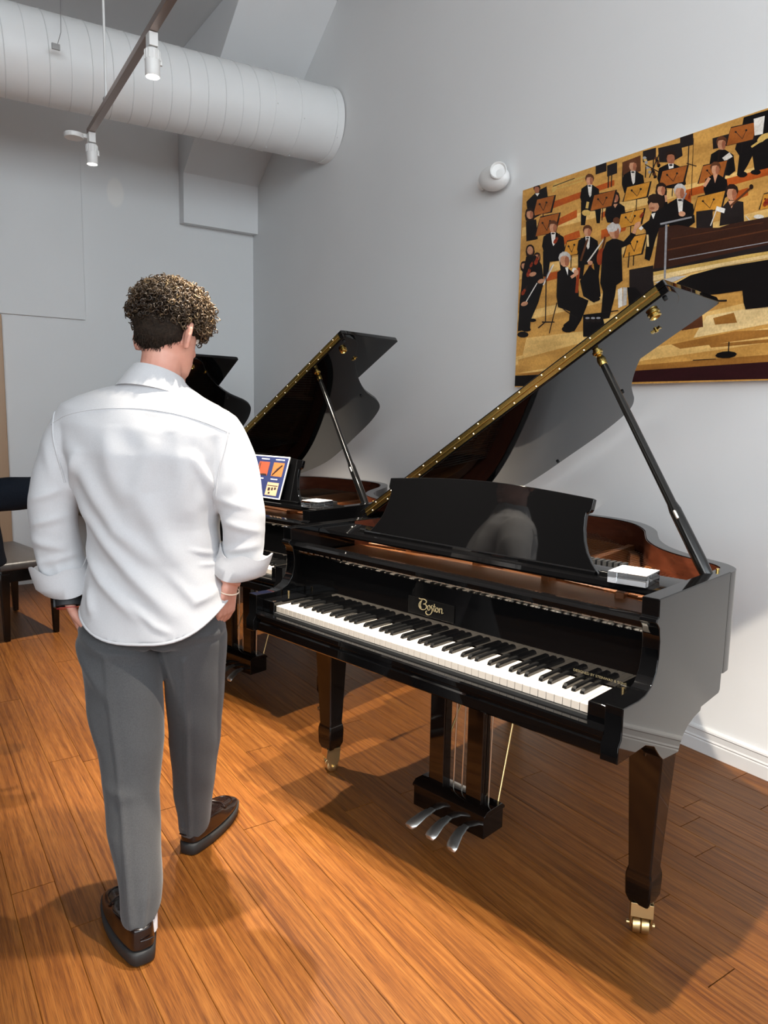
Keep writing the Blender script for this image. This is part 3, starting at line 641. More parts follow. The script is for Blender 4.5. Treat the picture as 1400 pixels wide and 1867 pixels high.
# ------------------------------------------------------------------ piano bench by the far piano
bn = empty('piano_bench', (.585, 5.235, 0), math.radians(12), 'black piano bench with grey padded leather top by the far wall', 'bench')
MB().box(-.165, .165, -.37, .37, .365, .440).build('apron', 'ebony_satin', bn, bevel=.004)
seat = MB()
seat.loft([[(sx*(.180-i), sy*(.385-i), z) for sx, sy in ((1, 1), (-1, 1), (-1, -1), (1, -1))] for i, z in ((0, .440), (0, .470), (.006, .484), (.03, .492), (.10, .497))])
seat.build('padded_top', 'leather_seat', bn, bevel=.010, seg=3)
for sx in (-1, 1):
    for sy in (-1, 1):
        MB().loft([[(sx*.147+a*h, sy*.35+b*h, z) for a, b in ((-1, -1), (1, -1), (1, 1), (-1, 1))] for z, h in ((0, .015), (.20, .020), (.37, .024), (.42, .024))]).build('leg', 'ebony_satin', bn, bevel=.002)

PRINT_PALETTE=[[0.6172,0.3231,0.0802],[0.807,0.5149,0.1812],[0.3515,0.15,0.0296],[0.4678,0.0887,0.0116],[0.0052,0.0037,0.004],[0.016,0.011,0.011],[0.6172,0.305,0.1812],[0.3916,0.1384,0.0723],[0.807,0.7758,0.7454],[0.3712,0.107,0.0194],[0.6172,0.2705,0.0343],[0.0423,0.0144,0.008],[0.107,0.0343,0.013],[0.552,0.5271,0.5149],[0.0212,0.0091,0.006],[0.117,0.0395,0.016],[0.305,0.0423,0.0091],[0.0296,0.006,0.008],[0.6172,0.402,0.117],[0.8388,0.6172,0.305],[0.305,0.305,0.3419],[0.2159,0.016,0.0103]]
PRINT_SHAPES=[[0,0,5,11,1002,1457,992,1500,0],[0,8,923,1468,875,1471,840,8,879],[1,7,816,1475,798,1478,762,6,773],[0,5,709,1482,720,1486,684,5,665],[1,4,601,1489,641,1493,605,3,557],[0,2,492,1497,563,1500,527,2,447],[1,1,382,1500,484,1500,448,0,337],[0,0,271,1500,405,1500,369,0,226],[1,0,160,1500,326,1500,290,0,114],[0,0,47,1500,246,1500,210,0,1],[3,215,900,587,914,589,890,217,868],[3,264,812,374,830,377,794,238,776],[3,522,785,596,793,598,769,524,760],[3,178,559,274,561,269,525,181,521],[3,299,723,395,731,404,699,302,681],[3,943,785,1476,788,1478,760,945,754],[3,883,755,986,758,988,723,897,717],[3,1160,728,1230,732,1233,703,1162,694],[3,528,706,674,716,665,680,530,666],[1,23,74,73,252,455,256,631,320,864,316,880,110,522,67],[0,18,143,459,204,830,188,833,141,23,74],[2,3,65,466,95,744,107,745,83,271,52],[4,0,61,285,59,137,2,0,5],[17,735,59,1122,70,1500,74,1500,4,1098,7,739,8],[2,769,82,1500,99,1500,72,759,58],[19,1096,266,1500,290,1500,225,1043,182],[1,877,157,1500,209,1500,152,836,103],[2,941,162,1224,194,1500,185,1500,172,985,141],[12,978,223,1076,272,1084,223,989,216],[2,1126,254,1213,267,1230,227,1137,227],[2,1115,151,1500,156,1500,144,1126,137],[5,474,1002,537,1002,540,963,477,963],[5,541,987,597,988,601,939,545,937],[5,733,997,800,994,803,947,737,950],[5,915,1002,975,1001,979,956,918,959],[18,227,970,433,966,429,975,222,980],[18,242,953,407,952,405,958,239,958],[18,236,958,228,947,217,943,208,947,205,958,208,972,217,983,228,987,237,983,240,972],[5,212,971,352,976,350,980,209,975],[5,549,983,551,887,558,886,556,981],[5,567,982,569,887,575,885,573,980],[5,627,980,630,886,636,884,633,978],[5,750,975,752,884,758,882,756,973],[5,788,974,790,884,796,882,793,972],[5,956,967,959,881,964,879,961,965],[12,626,979,723,983,728,916,635,921],[20,755,964,753,961,748,960,742,961,736,965,734,969,736,972,741,974,747,972,752,968],[12,800,902,797,900,791,901,785,904,781,908,780,912,784,915,789,914,795,911,799,906],[18,758,948,754,947,748,950,743,954,740,959,741,963,746,963,752,961,757,956,759,951],[4,801,888,796,888,791,892,787,897,787,902,790,904,795,904,800,900,803,895,804,890],[20,758,935,752,938,748,942,747,948,748,952,753,953,758,950,762,946,763,940,762,936],[12,800,877,795,880,793,886,794,890,797,893,802,893,806,889,808,884,808,880,804,877],[18,756,927,752,931,752,936,755,939,760,940,765,938,768,934,769,930,766,926,761,925],[4,798,870,797,875,798,879,803,881,808,880,813,877,815,873,813,869,809,867,803,868],[20,756,921,756,925,760,928,766,928,771,926,775,922,775,918,772,915,766,915,760,917],[12,794,952,796,955,801,956,807,954,812,951,814,946,813,943,808,942,802,944,796,948],[18,761,915,764,918,770,917,776,914,780,909,781,905,778,903,772,904,766,907,762,911],[4,801,945,806,946,811,944,816,939,819,934,818,931,813,930,808,932,803,937,800,942],[20,771,907,776,907,781,903,784,898,785,893,782,891,777,891,772,895,768,900,768,905],[12,812,935,817,933,821,929,823,923,821,920,817,918,812,920,808,925,807,930,808,934],[18,783,896,787,892,790,887,789,883,785,880,780,880,776,883,774,888,774,893,778,896],[4,824,922,828,918,828,913,825,909,820,908,816,910,812,914,812,919,815,922,819,923],[5,748,937,834,879,837,882,750,940],[5,778,876,821,963,816,966,773,879],[4,430,930,462,922,501,894,513,834,488,822,406,844,390,882,396,920],[4,397,859,508,839,521,798,518,739,499,743,486,801,437,807,430,747,404,752],[8,432,929,459,923,458,876,450,869,442,884],[4,456,918,454,917,449,917,442,918,437,921,435,923,437,925,442,925,448,923,453,921],[15,470,948,466,936,453,932,436,936,421,947,415,961,419,973,433,978,450,973,464,962],[6,464,940,461,929,451,924,438,927,427,937,422,950,426,962,436,967,449,964,460,954],[7,463,939,462,929,458,924,452,926,446,933,444,944,445,954,449,959,455,957,461,950],[15,419,961,430,974,455,968,466,949,448,960,431,963],[18,443,820,448,848,432,854,427,825],[18,459,798,455,790,442,788,425,791,411,799,406,809,410,816,423,818,440,815,454,807],[4,673,931,704,923,744,894,757,832,731,820,648,843,631,883,637,922],[8,674,931,701,924,701,876,693,869,685,884],[4,697,920,696,918,691,918,685,919,680,922,677,924,679,926,684,926,690,925,695,922],[15,712,950,707,938,695,933,678,937,664,949,658,964,662,976,675,980,691,976,705,964],[6,706,942,703,931,693,925,681,929,670,939,665,952,668,964,678,969,690,966,701,956],[7,705,941,704,931,700,925,694,927,688,934,686,946,687,956,691,961,697,959,702,952],[15,662,964,672,976,696,970,707,951,690,962,673,965],[5,821,929,811,989,922,980,933,926,881,913],[4,865,912,896,904,944,872,958,808,928,797,835,823,816,865,822,905],[8,866,912,893,905,893,855,885,848,877,864],[4,889,900,888,899,883,898,877,900,872,903,870,905,871,907,876,907,882,906,887,903],[14,903,932,899,920,887,915,870,919,856,931,850,946,854,958,867,963,883,958,897,947],[7,897,924,895,912,885,906,873,910,862,920,857,934,860,946,870,952,882,948,892,938],[7,896,922,896,912,891,906,886,908,880,916,878,927,878,938,883,943,888,942,894,934],[14,854,946,864,959,888,953,899,933,882,945,865,948],[5,1070,914,1064,957,1163,952,1169,908],[4,1095,906,1123,898,1160,869,1173,807,1149,795,1075,818,1059,858,1063,897],[15,1130,925,1126,913,1115,908,1100,912,1087,924,1081,939,1085,951,1096,956,1111,951,1124,940],[6,1125,917,1122,906,1114,900,1102,904,1092,914,1088,928,1090,939,1099,944,1110,941,1120,931],[7,1124,916,1123,906,1119,900,1114,902,1109,910,1106,921,1107,931,1111,936,1116,935,1121,927],[15,1085,939,1094,952,1116,946,1126,926,1110,938,1095,940],[14,1095,904,1092,851,1099,849,1102,901],[4,1187,974,1190,997,1457,990,1476,780,1252,786,1238,845,1223,817,1200,783,1181,792,1184,860,1164,889],[18,1465,905,1466,897,1285,892,1274,886,1262,885,1254,890,1252,898,1258,906,1269,912,1280,913],[18,1233,875,1270,888,1265,896,1228,882],[8,1113,870,1142,883,1157,863,1126,854],[4,1224,781,1220,776,1210,774,1196,777,1185,784,1180,792,1184,798,1194,799,1208,796,1219,789],[4,1277,776,1274,771,1264,770,1251,774,1240,780,1235,786,1239,791,1249,792,1262,789,1273,783],[5,1188,938,1189,866,1192,865,1192,937],[5,1122,913,1140,977,1253,965,1242,899],[9,1127,912,1140,973,1246,964,1234,905],[5,1161,952,1191,918,1192,919,1163,953],[5,1204,947,1190,919,1192,918,1206,946],[5,1166,951,1166,949,1164,948,1161,949,1158,951,1157,954,1158,956,1160,956,1163,956,1165,954],[5,1209,945,1208,943,1206,942,1204,943,1201,945,1200,948,1201,950,1203,950,1206,950,1208,948],[8,1231,979,1274,977,1272,914,1240,917],[5,1076,826,1077,751,1081,750,1080,825],[5,1011,797,1031,864,1142,856,1130,787],[9,1017,795,1031,860,1135,855,1122,792],[5,1050,838,1079,804,1081,805,1052,839],[5,1092,836,1079,806,1081,804,1094,834],[5,1056,837,1055,835,1053,834,1050,835,1048,837,1046,840,1047,842,1049,843,1052,842,1055,840],[5,1098,834,1097,831,1095,830,1092,831,1090,833,1088,836,1089,838,1092,839,1094,838,1097,836],[5,893,854,894,775,898,774,897,852],[5,819,826,841,892,966,882,953,815],[9,826,825,841,887,958,881,944,821],[5,864,866,896,833,898,834,866,867],[5,911,862,896,834,898,832,914,861],[5,870,866,870,863,867,862,864,863,861,865,860,868,860,871,863,872,866,871,869,868],[5,918,860,917,858,914,857,911,858,908,860,907,863,908,865,910,866,914,866,916,863],[4,1077,816,1104,810,1140,782,1153,721,1130,709,1057,730,1041,768,1046,807],[15,1111,836,1107,824,1096,819,1082,823,1069,834,1063,848,1067,860,1078,865,1093,861,1105,850],[6,1106,828,1103,817,1095,812,1084,814,1074,824,1070,837,1072,849,1081,854,1092,851,1101,841],[7,1105,827,1104,817,1100,812,1095,813,1090,820,1088,831,1089,841,1092,846,1098,845,1102,838],[15,1067,848,1076,861,1097,856,1107,837,1091,848,1077,850],[6,1078,817,1099,812,1090,781],[6,1049,775,1070,803,1058,812,1037,784],[5,978,982,986,758,989,758,980,981],[5,954,889,1001,866,1002,869,955,892],[4,31,940,106,976,169,983,186,906,159,859,53,838],[14,127,985,123,976,111,972,95,975,82,985,77,997,81,1002,93,1002,109,1002,122,997],[7,121,979,118,970,110,965,98,968,88,976,84,988,87,997,96,1001,107,998,117,990],[7,120,978,119,970,115,965,110,966,105,973,103,982,104,990,108,994,113,993,118,987],[14,81,997,91,1002,113,1002,123,986,107,996,91,998],[8,91,967,122,962,108,949],[5,150,895,150,800,157,798,156,893],[5,75,862,108,938,236,928,214,849],[9,84,859,108,933,224,927,202,855],[5,125,907,153,870,156,871,128,908],[5,171,906,153,871,157,870,175,904],[5,134,906,133,903,129,902,124,903,120,906,118,909,120,912,124,913,128,912,132,910],[5,181,904,179,901,176,900,171,901,167,904,166,907,167,910,170,911,175,910,179,907],[14,97,858,91,837,74,827,52,832,32,849,24,873,29,894,47,905,70,900,88,882],[14,92,875,87,862,71,856,51,861,34,873,26,888,32,901,48,906,68,902,85,890],[6,85,866,81,854,69,848,54,851,41,862,35,876,39,889,51,894,67,891,80,880],[7,84,865,82,854,77,848,70,850,63,858,60,869,62,880,67,886,75,884,81,876],[14,32,888,44,902,74,896,87,876,66,888,45,890],[4,34,842,107,838,124,739,43,742],[4,586,817,616,811,654,784,667,726,641,714,562,734,545,771,551,808],[14,627,822,623,803,609,794,592,798,576,813,569,834,574,853,587,862,605,858,620,843],[14,623,836,619,825,607,820,591,824,577,834,571,848,575,859,588,864,604,860,617,850],[6,617,829,615,818,605,813,593,815,583,825,578,837,581,848,590,854,602,851,613,841],[7,616,827,615,818,611,813,606,814,600,821,598,831,599,841,603,846,609,845,614,838],[14,575,848,585,860,608,855,619,837,602,848,586,850],[6,587,809,615,804,602,789],[5,528,837,528,750,533,748,533,835],[5,451,808,476,876,607,867,591,797],[9,459,806,477,871,597,866,580,803],[5,499,849,531,815,533,816,502,850],[5,548,846,530,816,533,815,551,845],[5,507,848,506,845,503,844,499,845,495,848,494,851,495,853,498,854,502,854,505,851],[5,556,844,554,841,552,840,548,841,544,844,543,847,544,849,547,850,551,850,554,847],[5,715,833,716,750,720,748,720,831],[5,640,807,662,868,790,860,777,796],[10,647,806,662,864,781,859,767,802],[5,687,844,718,813,720,814,689,846],[5,734,841,718,814,720,813,737,839],[5,694,844,693,841,690,840,686,841,683,843,682,846,683,849,686,850,689,849,692,847],[5,742,839,741,836,738,835,734,836,731,838,730,841,731,844,734,845,737,844,740,842],[5,180,797,180,702,186,701,186,796],[5,98,756,135,846,273,838,248,746],[9,108,754,135,840,262,836,236,752],[5,151,811,183,769,186,770,154,812],[5,202,811,183,770,187,768,206,810],[5,160,810,159,807,155,806,151,807,147,810,145,813,146,816,150,817,155,816,158,814],[5,211,809,210,806,206,805,202,806,198,809,196,812,198,815,201,816,206,815,210,812],[4,210,756,249,749,299,717,314,648,281,633,177,655,156,699,164,744],[4,165,672,307,654,323,607,318,538,294,541,279,609,216,613,206,544,174,548],[8,212,756,245,749,244,695,234,686,224,703],[4,241,744,238,742,232,742,225,743,218,746,216,748,218,750,224,751,232,749,238,747],[15,259,779,254,766,238,760,217,763,199,776,192,792,197,806,214,812,234,808,252,795],[6,252,770,248,757,236,750,220,753,206,765,201,780,205,793,217,799,233,796,246,785],[7,250,768,249,757,243,751,236,752,230,760,226,773,228,784,234,790,241,789,247,781],[15,197,792,210,807,240,801,254,780,232,792,211,795],[16,254,716,258,711,258,704,252,698,244,695,237,697,232,702,233,709,238,715,246,718],[16,261,724,264,720,264,715,260,710,254,708,248,710,245,714,245,719,249,724,255,726],[21,256,709,255,706,252,705,247,706,243,709,241,712,242,715,246,716,251,716,255,713],[11,258,718,275,738,271,740,254,720],[20,178,509,240,590,231,595,169,514],[14,871,798,868,777,854,767,835,771,819,788,812,812,816,833,830,843,848,838,864,821],[14,867,814,863,801,851,796,834,800,820,811,813,826,817,839,830,844,847,840,861,829],[6,862,806,859,793,849,787,837,790,826,801,821,815,824,827,833,833,846,830,857,820],[7,861,804,860,793,856,788,850,789,844,797,841,808,842,819,847,825,853,823,858,815],[14,817,826,828,840,852,835,863,815,846,826,828,829],[4,805,790,865,785,885,728,808,744],[6,859,786,865,758,875,757,870,785],[5,692,724,693,639,698,638,697,723],[5,615,696,638,759,768,754,755,689],[10,623,694,638,754,759,752,745,694],[5,663,735,695,704,697,705,665,736],[5,712,732,695,705,698,704,715,731],[5,670,734,669,732,666,730,663,731,660,734,658,737,659,739,662,740,666,740,669,737],[5,719,730,718,728,715,727,712,728,709,730,707,733,708,736,711,737,715,736,718,734],[5,351,658,353,565,359,564,357,656],[5,294,624,322,696,421,692,403,619],[10,303,622,323,690,410,690,392,623],[5,333,667,354,635,357,636,336,668],[5,369,669,354,636,357,635,372,668],[5,342,666,341,663,338,662,333,663,330,665,328,668,329,671,332,673,337,672,340,669],[5,377,667,376,664,373,663,368,664,365,666,363,670,364,672,368,674,372,673,376,670],[4,919,760,954,752,999,720,1014,647,985,632,893,654,874,701,879,748],[8,921,760,951,753,951,696,942,687,933,705],[4,946,748,945,746,939,745,932,747,927,750,924,752,926,754,932,755,939,753,944,751],[13,962,784,957,770,943,764,925,768,909,781,902,798,907,812,921,819,939,814,955,801],[6,956,775,952,761,942,754,928,758,916,769,910,785,914,799,924,806,938,802,950,791],[7,954,773,954,761,949,755,942,756,936,765,933,778,934,790,939,796,946,795,951,786],[13,907,798,918,814,945,808,957,786,938,798,919,801],[20,949,739,967,770,961,774,944,743],[16,979,759,982,756,984,752,983,747,980,744,977,744,974,747,972,751,973,756,976,758],[16,980,764,982,763,983,759,983,756,981,754,978,754,976,756,975,759,975,762,977,764],[21,982,754,982,752,980,751,978,752,976,753,975,755,975,757,977,758,979,757,981,756],[11,980,760,982,775,980,776,978,761],[6,967,689,964,683,956,681,946,683,937,689,934,696,936,701,944,704,955,701,963,696],[5,1072,710,1072,634,1076,633,1076,709],[5,998,678,1018,747,1144,743,1131,672],[10,1004,677,1018,743,1137,741,1124,678],[5,1042,722,1075,688,1077,689,1044,723],[5,1090,720,1075,689,1077,688,1092,718],[5,1048,722,1047,719,1045,718,1042,719,1039,721,1038,724,1039,726,1041,727,1044,726,1047,724],[5,1096,718,1095,716,1092,715,1090,715,1087,717,1086,720,1087,722,1089,723,1092,723,1094,721],[5,1487,665,1494,593,1494,592,1487,664],[5,1281,640,1296,695,1484,701,1490,640],[10,1286,638,1296,691,1484,698,1489,642],[5,1302,673,1489,647,1489,648,1304,673],[5,1486,676,1489,648,1489,647,1486,675],[5,1308,672,1307,670,1305,669,1302,670,1300,672,1299,674,1300,676,1302,677,1304,677,1306,675],[5,1486,676,1486,673,1487,672,1487,672,1486,673,1486,676,1486,678,1486,680,1486,680,1486,678],[5,1016,688,1089,681,1096,608,1022,622],[5,1127,677,1157,704,1217,682,1226,608,1124,611],[14,1193,728,1189,714,1176,707,1159,711,1144,724,1137,741,1141,755,1154,762,1172,758,1187,745],[6,1188,718,1185,704,1175,698,1162,700,1150,712,1145,728,1148,742,1158,749,1171,746,1182,734],[7,1187,716,1186,704,1181,698,1175,699,1170,708,1167,721,1167,733,1172,740,1178,738,1184,729],[14,1142,741,1152,757,1177,751,1189,729,1171,741,1153,744],[6,1153,700,1182,694,1170,668],[8,1101,674,1140,656,1144,672,1106,690],[12,1167,674,1247,725,1241,732,1161,681],[14,1253,729,1252,724,1248,721,1243,722,1238,727,1236,733,1237,738,1241,741,1246,740,1251,735],[8,1087,618,1110,680,1106,682,1083,620],[8,1230,626,1247,606,1250,608,1232,628],[16,1307,666,1488,660,1488,654,1310,649,1306,645,1301,646,1297,650,1296,656,1298,663,1302,666],[16,1486,672,1487,670,1487,665,1488,660,1309,659,1305,659,1302,662,1301,667,1303,672,1306,674],[21,1488,657,1310,656,1307,655,1304,656,1301,658,1300,661,1301,664,1303,665,1306,664,1309,662],[11,1487,666,1485,688,1485,689,1306,669],[8,1305,610,1301,606,1291,605,1278,608,1268,612,1263,618,1267,622,1277,623,1290,620,1300,615],[14,108,680,103,661,87,650,67,654,49,669,42,691,47,711,63,721,83,717,100,702],[14,104,695,99,683,85,678,66,680,50,691,44,705,49,717,64,722,82,719,97,709],[6,97,687,94,675,83,670,69,672,57,681,52,694,55,706,66,712,80,709,92,700],[7,96,685,95,675,90,670,83,671,77,678,75,689,76,699,81,704,88,703,94,696],[14,49,705,60,718,87,714,99,696,80,706,61,708],[14,62,613,58,597,45,589,28,591,14,603,8,621,12,637,25,645,42,643,56,630],[14,59,625,55,615,43,610,28,613,15,621,10,632,14,642,26,646,41,644,53,636],[6,53,618,50,609,41,604,30,606,20,613,16,624,19,633,28,638,39,636,49,629],[7,52,617,51,609,47,604,42,605,37,611,35,620,36,628,40,632,45,631,50,626],[14,13,632,23,643,45,640,55,625,39,633,24,634],[14,151,643,148,628,136,621,121,623,108,634,102,650,106,665,118,673,133,670,146,659],[14,148,654,145,645,134,641,120,643,109,650,104,661,108,670,118,674,132,672,144,664],[6,143,648,141,639,133,635,122,636,114,643,110,653,113,662,121,666,131,664,140,657],[7,143,647,142,639,138,635,133,636,129,641,127,649,128,656,132,661,136,660,141,654],[14,108,661,116,671,136,668,145,654,131,662,117,663],[4,24,580,48,665,118,659,163,604,181,516,149,422,100,339,99,295,9,291,13,448,22,514],[16,127,639,133,634,134,626,130,618,123,613,114,614,108,619,107,627,111,635,118,640],[16,132,650,137,645,138,639,135,633,129,630,123,631,118,635,116,641,119,647,125,650],[21,132,630,130,627,126,625,121,626,116,629,114,633,116,636,120,638,126,637,130,634],[11,131,641,144,667,139,669,126,643],[16,74,589,82,583,84,574,81,565,74,560,64,560,57,565,54,574,58,583,65,588],[16,78,601,84,596,86,590,84,583,78,579,71,579,65,583,63,590,65,597,71,601],[21,81,579,79,575,75,573,69,574,64,577,62,582,63,585,68,587,74,586,79,583],[11,78,591,89,621,83,623,73,593],[16,45,495,50,490,49,483,44,476,36,473,28,474,24,480,24,486,29,493,38,496],[16,52,503,56,499,56,494,52,489,46,487,40,488,36,492,36,497,40,502,46,504],[21,48,488,47,485,43,483,38,484,34,486,32,490,34,493,38,494,42,494,46,491],[11,50,496,67,517,63,519,45,498],[16,91,624,95,620,96,614,92,609,86,606,80,607,76,611,76,617,79,622,85,625],[16,96,631,100,628,100,624,97,620,92,618,88,618,84,621,84,626,87,630,91,632],[21,94,618,93,616,90,614,86,615,83,617,82,620,83,622,86,624,90,623,93,621],[11,95,625,107,643,103,645,91,627],[6,186,530,185,523,175,517,160,515,146,518,138,524,139,530,149,536,164,538,178,535],[6,75,431,74,424,63,418,48,416,33,418,24,424,26,431,36,437,52,439,67,437],[6,126,572,124,565,114,560,99,558,84,561,76,567,77,574,88,579,103,581,117,578],[8,65,436,138,520,132,523,59,439],[8,182,503,246,595,239,599,175,507],[4,90,268,83,259,62,255,36,257,14,264,6,274,13,283,34,287,60,285,81,278],[4,106,292,100,286,82,284,60,285,42,291,35,298,42,304,59,307,81,305,99,299],[4,141,336,136,331,124,329,108,330,95,334,90,340,95,345,107,347,123,346,136,341],[6,95,690,92,679,82,673,69,676,58,684,54,697,57,708,67,713,80,711,90,702],[5,190,600,202,321,209,320,197,599],[5,160,293,211,322,206,326,154,298],[5,181,320,268,313,268,318,181,326],[4,436,695,469,689,513,661,526,598,498,584,408,603,390,643,396,684],[4,398,618,520,603,535,560,531,497,510,500,496,562,442,565,434,501,406,505],[8,437,695,466,690,465,640,457,632,448,647],[4,462,685,460,683,455,682,448,684,443,686,441,688,442,690,448,691,454,690,460,687],[15,478,717,473,705,459,699,441,702,426,713,419,728,424,741,438,746,456,743,471,732],[6,472,709,468,697,458,691,444,693,432,703,427,717,431,729,441,735,455,732,466,722],[7,470,707,469,697,464,691,458,692,452,700,450,711,451,721,456,727,462,726,468,718],[15,424,728,435,742,461,737,473,718,454,729,436,731],[16,477,545,484,538,486,527,481,517,472,510,462,511,454,518,452,528,457,539,466,545],[16,483,559,489,553,490,545,487,537,480,533,472,534,466,539,464,547,467,555,475,559],[21,483,533,481,529,476,527,470,528,464,531,462,536,463,541,468,543,475,542,480,538],[11,482,548,497,583,491,585,475,550],[8,463,572,553,661,546,665,456,577],[15,422,584,458,678,446,683,410,588],[6,491,566,489,561,481,558,471,560,463,565,460,571,462,577,470,579,480,578,488,573],[4,418,494,474,557,529,509,549,408,512,382,444,420],[8,397,538,395,526,387,520,377,522,368,530,364,543,366,555,374,561,385,559,393,551],[12,550,674,530,589,542,585,561,670],[16,559,580,551,560,538,549,523,553,514,570,513,594,521,615,535,625,549,621,558,604],[4,270,556,323,575,388,529,415,444,416,423,478,396,467,367,438,308,400,260,330,266,327,297,362,315,366,357,286,386,272,440],[13,355,610,348,593,329,584,304,588,282,603,273,623,280,640,300,648,325,644,346,629],[6,346,598,341,582,327,573,308,576,291,589,284,608,289,624,304,633,323,630,339,617],[7,344,596,343,582,336,574,327,575,319,585,315,601,317,615,324,623,333,621,341,611],[13,280,623,296,642,332,637,348,611,322,625,297,627],[8,320,570,340,569,340,530],[16,398,559,392,442,410,439,416,555],[6,367,511,407,526,396,539,356,524],[6,408,536,406,530,398,526,388,528,379,534,375,541,378,548,386,551,396,550,405,544],[5,274,409,232,263,238,262,280,407],[5,321,370,408,320,411,323,324,373],[4,397,270,390,261,371,257,346,259,326,266,317,277,324,286,344,291,368,289,388,281],[4,548,396,542,389,525,386,504,388,486,395,479,404,485,411,502,414,523,411,540,404],[5,702,504,827,504,832,439,849,372,748,356,708,427],[8,645,426,669,432,678,349,654,342],[13,674,432,696,427,699,352,680,349],[4,696,429,743,423,781,380,715,331],[5,718,605,720,520,725,519,723,604],[5,662,563,689,648,788,647,769,560],[10,669,562,689,643,779,644,760,565],[5,698,616,721,579,724,579,701,617],[5,734,619,721,580,724,578,737,618],[5,705,616,704,613,702,612,698,612,695,615,694,618,694,620,697,621,701,621,704,618],[5,741,618,740,615,738,614,734,614,731,617,730,620,731,622,733,624,737,623,740,621],[5,693,581,692,515,698,514,699,580],[4,545,605,564,646,606,658,662,633,712,671,726,650,693,614,652,607,669,461,636,446,631,398,607,303,557,302,561,426,542,468],[13,644,689,638,671,620,663,596,668,575,683,566,703,572,721,591,729,615,724,635,709],[6,636,677,632,660,618,652,600,655,584,669,577,688,581,705,595,713,614,710,629,696],[7,634,675,633,660,627,652,618,654,610,664,607,680,608,694,615,702,623,701,631,690],[13,572,704,587,723,622,716,638,690,613,705,589,707],[13,625,697,620,688,604,685,584,688,567,698,560,709,566,719,582,722,602,718,618,708],[15,635,728,632,719,622,716,610,718,600,725,595,735,598,744,608,747,620,745,630,737],[6,722,653,737,692,720,700,705,661],[6,747,699,749,692,745,684,735,679,724,679,716,683,714,690,718,698,728,702,739,703],[8,739,674,752,663,765,672,753,683],[4,753,682,790,698,808,744,862,750,897,708,896,664,843,647,830,613,813,543,806,526,780,539,785,621,776,659],[14,865,757,858,740,837,732,810,738,786,755,776,776,783,794,805,801,832,795,855,778],[6,837,745,833,733,820,728,803,732,789,742,783,757,787,768,800,774,817,770,831,759],[14,856,774,849,764,830,761,805,766,785,778,776,792,783,802,802,805,827,799,848,787],[7,815,743,813,740,806,739,798,741,791,744,788,748,790,751,797,752,805,750,812,746],[8,799,723,821,723,812,698],[19,782,640,789,588,799,587,792,638],[16,754,732,757,728,757,722,753,718,748,716,743,717,740,721,740,726,744,731,749,733],[16,758,738,761,735,761,731,758,727,754,726,750,727,748,730,748,734,750,737,754,739],[21,756,726,755,724,752,723,749,724,747,726,746,728,746,731,749,732,752,731,755,729],[11,757,733,768,748,765,750,754,734],[18,688,713,718,776,714,778,684,715],[11,843,656,928,653,1027,621,1124,604,1170,609,1493,601,1500,484,916,473,829,486],[5,828,490,915,486,1500,512,1500,484,1019,471,830,467],[12,894,554,1498,554,1497,559,893,560],[20,903,513,1500,511,1500,514,902,517],[12,906,598,1304,587,1303,590,906,601],[19,830,462,1500,470,1500,458,1021,449,940,441,832,437],[18,829,476,1244,481,1500,476,1500,470,831,461],[13,838,431,929,442,997,438,946,424,889,413],[4,947,415,1012,437,1137,449,1500,448,1500,351,1146,346,978,353],[4,1242,351,1500,355,1500,274,1262,274,1252,300],[20,850,667,999,666,997,673,848,675],[20,874,664,884,441,894,440,885,661],[5,1105,360,1108,325,1112,324,1109,359],[5,1067,322,1182,313,1181,320,1066,329],[4,450,333,561,332,585,265,582,220,457,230],[20,491,314,489,311,482,310,474,310,467,313,464,316,467,319,473,320,481,319,488,317],[5,494,301,492,297,484,294,474,295,466,299,462,304,465,309,473,311,483,310,491,306],[20,524,310,522,308,515,306,507,307,500,310,498,313,500,316,506,317,514,316,521,314],[5,527,298,525,294,517,291,507,292,499,296,496,301,498,306,506,308,516,307,524,303],[20,556,307,554,305,548,304,540,304,533,307,530,310,533,313,539,314,547,313,554,311],[5,560,295,557,291,550,288,540,289,532,293,529,298,531,302,539,305,549,304,557,300],[5,568,329,655,330,654,334,567,333],[5,1202,155,1203,111,1208,110,1207,155],[4,1242,106,1235,97,1213,92,1184,92,1160,96,1150,104,1158,113,1180,118,1209,118,1232,113],[5,1051,89,1154,90,1154,92,1050,92]]

# ------------------------------------------------------------------ orchestra print on the right wall
def canvas_print():
    W_, H_, Y0, Z0, TH = 1.5, 1.002, 2.915, 1.574, .045
    r = empty('canvas_print', (WX, Y0-W_/2, Z0), label='large orchestra photograph on canvas hanging on the right wall', cat='picture')
    MB().box(-TH, -.003, -W_/2, W_/2, 0, H_).build('canvas', 'canvas_edge', r, bevel=.002)
    vs, fs, cols = [], [], []
    def add(ci, pts):
        k = len(vs); x = -TH-.0004-1e-5*len(fs)
        vs.extend((x, W_/2-u, w) for u, w in pts); fs.append(tuple(range(k, k+len(pts)))); cols.append(PRINT_PALETTE[ci])
    add(0, [(0, 0), (W_, 0), (W_, H_), (0, H_)])
    for s in PRINT_SHAPES: add(s[0], [(s[i]/1000, s[i+1]/1000) for i in range(1, len(s), 2)])
    me = bpy.data.meshes.new('print'); me.from_pydata(vs, [], fs)
    ca = me.color_attributes.new('ink', 'FLOAT_COLOR', 'CORNER'); i = 0
    for p, c in zip(me.polygons, cols):
        for _ in p.loop_indices: ca.data[i].color = (*c, 1); i += 1
    finish('print', me, 'print_ink', r)
canvas_print()

